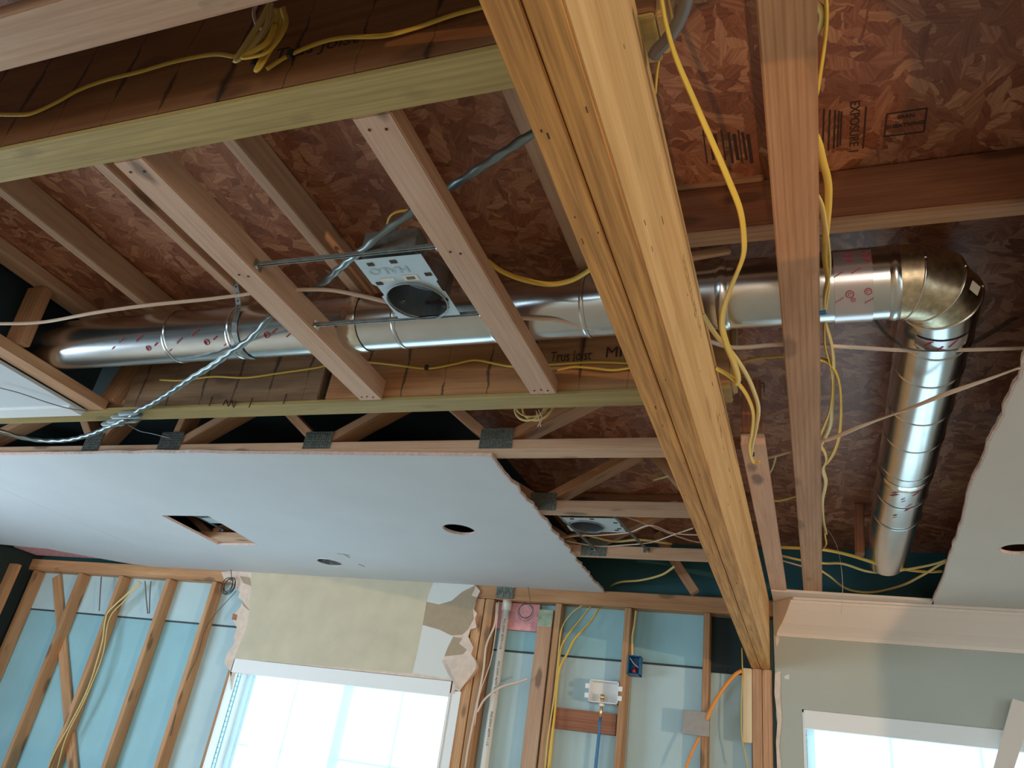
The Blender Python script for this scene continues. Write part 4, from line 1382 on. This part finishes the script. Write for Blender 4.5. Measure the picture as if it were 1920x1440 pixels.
# blue box
a, b = at(1177, 1228, Y=4.345), at(1199, 1266, Y=4.345)
bb = thing('electrical_box', ((a.x + b.x) / 2, 4.36, b.z), 'blue plastic electrical box nailed to a stud', 'electrical box')
x0, x1, z0, z1 = a.x + 0.004, b.x, b.z, a.z
MB().box(x0, x1, 4.41, 4.414, z0, z1).box(x0, x0 + 0.004, 4.34, 4.41, z0, z1).box(x1 - 0.004, x1, 4.34, 4.41, z0, z1).box(x0, x1, 4.34, 4.41, z1 - 0.004, z1).box(x0, x1, 4.34, 4.41, z0, z0 + 0.004).build('box', BLUEB, bb)
MB().tube([((x0 + x1) / 2, 4.36, z0 + 0.02), ((x0 + x1) / 2, 4.40, z0 + 0.04)], 0.009, 8, ).build('wire_nut', REDP, bb)
MB().tube(smooth([(x0 + 0.01, 4.345, z1 - 0.015), (x0 + 0.03, 4.35, z1 - 0.04), (x1 - 0.01, 4.35, z1 - 0.06)], 4), 0.0018, 6).build('copper_wire', BEIGE, bb)
# steel plate
a, b = at(1281, 1331, Y=4.34), at(1330, 1382, Y=4.34)
o = MB().box(a.x, b.x, 4.336, 4.347, b.z, a.z).build('stud_guard', GREYPLATE, bevel=0.001)
meta(o, 'square grey brown steel plate across a stud with orange cable', 'metal plate')

# ================================================================ WALL CABLES
YW = 4.34
for i, (nm, mat, pts, lb, w) in enumerate((
    ('cable', YEL2, ((262, 1090), (240, 1112), (205, 1145), (197, 1165), (190, 1210), (165, 1290), (130, 1360), (105, 1405), (90, 1440)), 'yellow cable stapled down the second stud of the left wall part', 0.007),
    ('cable', YEL2, ((265, 1092), (235, 1125), (205, 1160), (192, 1230), (160, 1310), (125, 1380), (108, 1440)), 'second yellow cable beside the one on the second stud', 0.006),
    ('cable', GREYC, ((190, 1082), (188, 1110), (186, 1145)), 'short dark cable hanging between the first left studs', 0.007),
    ('cable', GREYC, ((272, 1090), (274, 1120), (277, 1150)), 'dark cable hanging between second and third stud, left of its twin', 0.007),
    ('cable', GREYC, ((283, 1090), (281, 1115), (280, 1150)), 'dark cable hanging between second and third stud, right of its twin', 0.006),
    ('cable', YEL2, ((1092, 1135), (1070, 1152), (1053, 1180), (1047, 1230), (1040, 1300), (1028, 1380), (1022, 1440)), 'yellow cable curving from the top plate down the narrow stud, leftmost', 0.006),
    ('cable', YEL, ((1108, 1137), (1090, 1160), (1062, 1195), (1050, 1225), (1044, 1300), (1032, 1400), (1028, 1440)), 'yellow cable curving from the top plate, middle of the fan', 0.006),
    ('cable', YEL, ((1123, 1140), (1108, 1165), (1078, 1198), (1064, 1225), (1048, 1260), (1040, 1340), (1030, 1440)), 'yellow cable curving from the top plate, rightmost of the fan', 0.007),
    ('cable', YEL2, ((1193, 1145), (1190, 1170), (1186, 1195), (1186, 1228)), 'yellow cable running down the stud into the blue box', 0.006),
    ('cable', BEIGE, ((932, 1130), (928, 1170), (912, 1210), (906, 1260), (890, 1340), (878, 1400), (872, 1440)), 'white cable stapled down the double stud beside the window', 0.006),
    ('cable', BEIGE, ((935, 1128), (930, 1180), (920, 1240), (900, 1300), (890, 1360)), 'thin white wire beside the white pipe', 0.003),
    ('cable', BEIGE, ((895, 1335), (910, 1310), (940, 1288), (975, 1278), (990, 1272)), 'pale cable looping sideways behind the white pipe', 0.006),
    ('cable', ORANGE, ((1391, 1257), (1375, 1268), (1352, 1297), (1333, 1330), (1325, 1350)), 'thick orange cable arching from the beam end to the steel plate', 0.011),
    ('cable', ORANGE, ((1311, 1382), (1302, 1400), (1293, 1420), (1286, 1440)), 'orange cable below the steel plate', 0.010),
    ('cable', YEL, ((1391, 1215), (1392, 1260), (1390, 1330), (1391, 1380), (1397, 1410), (1403, 1440)), 'thin yellow cable left of the cream board', 0.005),
)):
    P = [at(x, y, Y=YW if mat is not ORANGE else YW - 0.01) for x, y in pts]
    cable('electrical_' + nm, P, mat, lb, w, w * 0.6, twist=0.6, phase=0.3 * i)

# ================================================================ CEILING CABLES
zj = CEIL - 0.008


def zc_cable(pts, mat, lb, z=zj, w=0.0058, t=0.003, twist=1.2, nm='electrical_cable', Yp=None, zs=None, phase=0.0, **k):
    if Yp is not None:
        P = [at(x, y, Y=Yp) for x, y in pts]
    elif zs is not None:
        P = [at(x, y, z=zz) for (x, y), zz in zip(pts, zs)]
    else:
        P = [at(x, y, z=z) for x, y in pts]
    return cable(nm, P, mat, lb, w, t, twist, phase=phase, **k)


zc_cable(((-20, 214), (30, 215), (62, 212), (110, 190), (150, 168), (200, 150), (260, 135), (330, 115), (400, 102), (440, 106)), YEL, 'yellow cable stapled along the near girder, left part', Yp=0.776, w=0.0062, twist=0)
zc_cable(((500, 130), (540, 105), (600, 80), (650, 70), (720, 67), (780, 52), (850, 28), (910, 12)), YEL, 'yellow cable stapled along the near girder, right part', Yp=0.776, w=0.0062, twist=0)
# bundle of loops on the near girder
bun = thing('cable_bundle', at(485, 100, Y=0.75), 'bundle of folded yellow cable loops hanging on the near girder', 'cable bundle')
for k, pts in enumerate((((500, 20), (512, 30), (490, 70), (455, 105), (442, 115), (470, 85), (500, 50), (512, 15)),
                         ((520, 20), (528, 40), (515, 80), (490, 125), (482, 130), (500, 95), (515, 60), (525, 18)),
                         ((505, 10), (500, 45), (478, 80), (450, 112), (445, 108), (470, 70), (492, 35), (508, 5)),
                         ((530, 15), (535, 50), (505, 95), (465, 108), (460, 104), (500, 80), (518, 45)))):
    P = [at(x, y, Y=0.755 - 0.008 * k) for x, y in pts]
    MB().tube(smooth(P, 8), 0.0062, 10, 0.003, 2).build('cable_loop', YEL if k % 2 else YEL2, bun, shade=True)
P = [at(x, y, Y=0.76) for x, y in ((482, 5), (476, 25), (482, 48), (495, 56))]
MB().tube(smooth(P, 6), 0.004, 8).build('white_wire', BEIGE, bun, shade=True)
stp = MB()
for x, y in ((545, 102), (478, 118)):
    p = at(x, y, Y=0.773)
    stp.obox(p, X * 0.004, Y3 * 0.006, Z * 0.010)
stp.build('cable_staple', BLACKC, bun)

# white cable across everything
zc_cable(((-25, 607), (0, 607), (80, 604), (180, 586), (280, 572), (380, 562), (452, 553), (480, 548)), BEIGE, 'white cable crossing under the duct at the left', zs=[2.725, 2.725, 2.73, 2.745, 2.775, 2.81, 2.835, 2.84], w=0.0055, t=0.004)
zc_cable(((535, 545), (570, 543), (620, 544), (670, 553), (735, 568)), BEIGE, 'white cable arching towards the open lamp housing', z=2.80, w=0.006, t=0.004)
zc_cable(((960, 594), (985, 597), (1040, 600), (1090, 612), (1150, 620), (1200, 622), (1260, 632), (1320, 638), (1365, 650), (1400, 651), (1460, 646), (1540, 648), (1600, 651), (1680, 656), (1750, 657), (1850, 655), (1935, 652)),
         BEIGE, 'long white cable crossing below the duct to the right edge', zs=[2.79] * 3 + [2.785] * 4 + [2.79] * 10, w=0.006, t=0.004)
zc_cable(((1545, 826), (1565, 820), (1620, 797), (1700, 768), (1770, 740), (1850, 712), (1915, 688)), BEIGE, 'pale twisted cable slanting to the torn drywall at the right', z=2.732, w=0.0062, t=0.003, twist=9)
zc_cable(((1418, 862), (1450, 856), (1485, 846)), BEIGE, 'short pale cable between the big beam and the long joist', z=2.78, w=0.005)
# yellow cables on the far girder
zc_cable(((300, 712), (340, 713), (400, 706), (460, 708), (520, 700), (590, 690), (620, 684), (680, 679), (740, 684), (800, 691), (850, 683), (890, 675), (930, 682), (960, 687), (1000, 686), (1040, 683), (1110, 679), (1180, 681), (1230, 683)),
         YEL, 'thin yellow cable stapled along the far girder', Yp=1.99, w=0.0042, t=0.003, twist=0)
zc_cable(((1045, 694), (1075, 688), (1110, 690), (1150, 694), (1190, 688), (1225, 684)), YEL, 'second yellow cable on the far girder beside the big beam', Yp=1.985, w=0.0042, twist=0)
for x, y in ((800, 689),):
    p = at(x, y, Y=1.984)
    o = MB().obox(p, X * 0.005, Y3 * 0.006, Z * 0.008).build('cable_staple', BLACKC)
    meta(o, 'small black staple holding the thin yellow cable on the far girder', 'staple')
zc_cable(((915, 490), (940, 508), (980, 524), (1030, 533), (1070, 526), (1100, 510), (1120, 495)), YEL, 'yellow cable sagging between the knotty timber and the big beam', z=2.80, w=0.008, t=0.004, twist=0)
zc_cable(((725, 425), (730, 408), (742, 398), (765, 394)), YEL, 'small yellow loop behind the conduit', z=2.95, w=0.004)
# coil below the far plate
cl = at(985, 775, Y=2.2)
P = []
for k in range(36):
    a = 2 * math.pi * k / 12 + 0.5
    P.append(cl + Vector((0.055 * math.cos(a) + 0.0012 * k, 0.02 * math.sin(a * 0.5), 0.035 + 0.055 * math.sin(a))))
o = MB().tube(smooth(P, 3), 0.0045, 8, 0.003).build('cable_coil', YEL2, shade=True)
meta(o, 'yellow cable coil hanging just below the far olive plate', 'cable coil')
for k, pts in enumerate((((1010, 768), (1016, 785), (1008, 800)), ((1005, 770), (1012, 790), (1014, 800)))):
    zc_cable(pts, BEIGE, ('bare wire end hanging from the yellow coil, bent to the left', 'bare wire end hanging from the yellow coil, hanging straighter')[k], Yp=2.15, w=0.0015, t=0.0015, cat='wire')

# loose yellow cables right of the big beam
zc_cable(((1238, -15), (1243, 15), (1250, 50), (1268, 110), (1300, 185), (1335, 265), (1365, 335), (1388, 395), (1395, 450), (1392, 485), (1372, 535), (1358, 575), (1354, 610), (1362, 645), (1376, 680), (1384, 710), (1380, 722)),
         YEL, 'long loose yellow cable hanging from the top beside the big beam', z=2.70, w=0.008, t=0.003, twist=1.2)
zc_cable(((1240, 90), (1232, 130), (1228, 175)), YEL, 'short yellow cable behind the thick grey cable', z=2.75, w=0.005)
zc_cable(((1318, 590), (1335, 618), (1352, 640), (1375, 665), (1398, 700), (1412, 730), (1422, 765), (1418, 800), (1410, 835), (1408, 858)),
         YEL2, 'loose pale cable curving down to the clip on the short joist', z=2.71, w=0.006, t=0.003, phase=1.0)
zc_cable(((1342, 690), (1365, 703), (1385, 720), (1402, 745), (1412, 775), (1410, 810), (1405, 840), (1412, 866), (1425, 866)),
         YEL, 'yellow cable bowing right of the big beam and ending at the clip', z=2.705, w=0.006, t=0.003, phase=0.5)
zc_cable(((1340, 682), (1380, 680), (1420, 672), (1470, 668)), YEL, 'thin yellow cable passing behind the long overhead joist', z=2.86, w=0.004)
zc_cable(((1455, 858), (1448, 880), (1438, 895), (1428, 912)), YEL2, 'short curled yellow cable end between the two joists', z=2.85, w=0.005)
zc_cable(((1430, 935), (1460, 939), (1495, 930)), YEL, 'low yellow cable between the two joists', z=2.9, w=0.005)
o = MB().obox(at(1411, 852, z=2.712), X * 0.006, Y3 * 0.004, Z * 0.006).build('cable_clip', BLACKC)
meta(o, 'small dark cable clip on the short joist', 'cable clip')
# bundle along the long joist
for k, (pts, mt, lb) in enumerate((
    (((1548, -15), (1550, 30), (1546, 80), (1536, 150), (1530, 180), (1520, 200)), YEL, 'yellow cable along the long joist, topmost stretch'),
    (((1522, 5), (1540, 20), (1537, 50), (1526, 72)), YEL2, 'pale cable end at the top of the long joist'),
    (((1515, 235), (1533, 265), (1542, 300), (1552, 340), (1553, 380), (1549, 430), (1546, 480), (1552, 530), (1547, 580), (1546, 640), (1556, 680), (1562, 720), (1558, 765), (1545, 800), (1530, 830)), YEL, 'yellow cable weaving along the long joist, nearest the wood'),
    (((1520, 350), (1538, 380), (1546, 420), (1553, 470), (1554, 510), (1546, 560), (1550, 610), (1560, 650), (1563, 700), (1560, 760), (1556, 800), (1535, 840)), YEL2, 'pale yellow cable twisting round its neighbour along the long joist'),
    (((1515, 672), (1540, 674), (1556, 682), (1570, 705), (1576, 740), (1576, 790), (1570, 830), (1555, 862), (1530, 885)), YEL, 'yellow cable bowing out widest from the long joist'),
    (((1520, 820), (1542, 840), (1550, 860), (1543, 880), (1548, 905), (1541, 940), (1543, 975), (1549, 1000)), YEL2, 'yellow cable along the far half of the long joist'),
)):
    zc_cable(pts, mt, lb, z=2.788, w=0.0078, t=0.0034, twist=2.2, phase=0.7 * k)
o = MB().tube([at(1536, 587, z=2.73), at(1549, 585, z=2.73)], 0.0055, 8).build('cable_clip', BLUEB)
meta(o, 'dark blue tie round the cables on the long joist', 'cable tie')
# thick grey cable top
zc_cable(((1290, -25), (1284, 10), (1270, 45), (1250, 75), (1234, 92), (1225, 105)), GREYC, 'thick dark grey cable curling over the big beam at the top edge', z=2.72, w=0.0105, t=0.0105)
# cables in the last bay on the right
for k, (pts, mt, lb, w) in enumerate((
    (((1450, 1026), (1480, 1027), (1540, 1030), (1590, 1040), (1650, 1058), (1700, 1068), (1740, 1072), (1768, 1071)), YEL, 'thick yellow cable crossing the dark bay above the crown, uppermost', 0.007),
    (((1450, 1038), (1500, 1050), (1545, 1056), (1580, 1057), (1625, 1071), (1660, 1073), (1710, 1066), (1750, 1058), (1775, 1050)), YEL2, 'pale cable in the dark bay running just below the thick yellow one', 0.0055),
    (((1540, 1070), (1558, 1082), (1580, 1100), (1605, 1109), (1640, 1110), (1690, 1098), (1730, 1078), (1760, 1060), (1775, 1053)), YEL2, 'pale cable sagging lowest in the dark bay above the crown', 0.006),
    (((1447, 1045), (1480, 1055), (1505, 1062)), BEIGE, 'short pale cable between joist ends near the beam', 0.004),
    (((1545, 985), (1547, 1005), (1549, 1020), (1541, 1030)), YEL, 'yellow cable end dropping beside the long joist', 0.006),
)):
    zc_cable(pts, mt, lb, z=2.80, w=w, t=w * 0.6, twist=1.0)
zc_cable(((1547, 988), (1560, 1005), (1571, 1030), (1578, 1070), (1580, 1110), (1577, 1152)), BEIGE, 'thin wire dangling in front of the crown moulding', z=None, Yp=3.9, w=0.0012, t=0.0012, cat='wire')
# wires in the bay left of the beam
for k, (pts, mt, lb, w, z_) in enumerate((
    (((985, 925), (1020, 933), (1060, 940), (1100, 942)), BEIGE, 'thin wire in the shade of the second truss', 0.002, 2.9),
    (((1045, 1010), (1080, 1005), (1130, 1003), (1180, 998), (1220, 985), (1265, 1000), (1330, 1004)), BEIGE, 'white wire curving below the small lamp housing', 0.003, 2.76),
    (((1060, 1014), (1120, 1024), (1170, 1022), (1220, 1017), (1262, 1003), (1300, 990)), BEIGE, 'second white wire looping under the small lamp housing', 0.003, 2.77),
    (((1040, 1012), (1090, 1002), (1150, 1015), (1200, 1012), (1260, 1020)), YEL2, 'dull yellow cable behind the small lamp housing', 0.006, 2.80),
    (((1160, 965), (1200, 978), (1240, 994), (1290, 1012), (1320, 1018)), BEIGE, 'slanting pale wire right of the small lamp housing', 0.0035, 2.80),
    (((1130, 1108), (1160, 1092), (1200, 1088), (1240, 1078), (1265, 1062)), YEL2, 'dull cable rising behind the third truss', 0.006, 2.79),
    (((1225, 900), (1270, 890), (1330, 892)), YEL2, 'dull yellow cable high behind the second truss', 0.005, 2.9),
)):
    zc_cable(pts, mt, lb, z=z_, w=w, t=w * 0.8, cat='wire' if w < 0.004 else 'cable')

# ---- armoured conduit
P1 = [(1004, 247), (960, 275), (900, 315), (846, 350), (805, 375), (770, 400), (730, 428), (690, 460), (640, 500), (600, 535), (555, 558), (520, 582), (500, 602), (470, 634), (440, 655), (400, 684), (360, 708), (320, 735), (285, 757), (262, 768), (245, 780)]
Z1 = [2.83, 2.83, 2.83, 2.83, 2.825, 2.805, 2.79, 2.772, 2.785, 2.815, 2.83, 2.80, 2.765, 2.745, 2.74, 2.735, 2.73, 2.73, 2.73, 2.732, 2.73]
P2 = [(236, 786), (205, 800), (165, 816), (125, 825), (80, 826), (40, 820), (0, 808), (-40, 790)]
cond = thing('flexible_conduit', at(500, 602, z=2.765), 'twisted silver armoured conduit slanting across the bay and under the far plate', 'conduit')
for pts, zs in ((P1, Z1), (P2, [2.725, 2.722, 2.72, 2.72, 2.72, 2.72, 2.72, 2.73])):
    Pn = smooth([at(x, y, z=zz) for (x, y), zz in zip(pts, zs)], 26)
    MB().tube(Pn, 0.0108, 10, 0.0088, twist=45).build('armour', ARMOR, cond, shade=True)
tp = MB()
for k, (x0, y0, x1, y1) in enumerate(((200, 790, 262, 788), (208, 782, 268, 780), (222, 776, 262, 773), (190, 795, 235, 794))):
    a, b = at(x0, y0, z=2.731 - 0.002 * k), at(x1, y1, z=2.731 - 0.002 * k)
    tp.tube([a, a.lerp(b, 0.1), a.lerp(b, 0.9), b], [0.004, 0.011, 0.012, 0.005], 12, [0.002, 0.005, 0.005, 0.002])
o = tp.build('tape_wrap', GREYT, shade=True)
meta(o, 'grey tape wrapped round the far plate where the conduit crosses', 'tape')
zc_cable(((240, 796), (262, 808), (285, 813), (320, 822)), GREYC, 'thin grey wire from the tape to the truss plate', Yp=2.25, w=0.0018, t=0.0018, cat='wire')
zc_cable(((-5, 726), (40, 738), (90, 755), (130, 766), (165, 771)), GREYC, 'thin grey wire below the small white ceiling sheet', z=2.71, w=0.002, t=0.002, cat='wire')
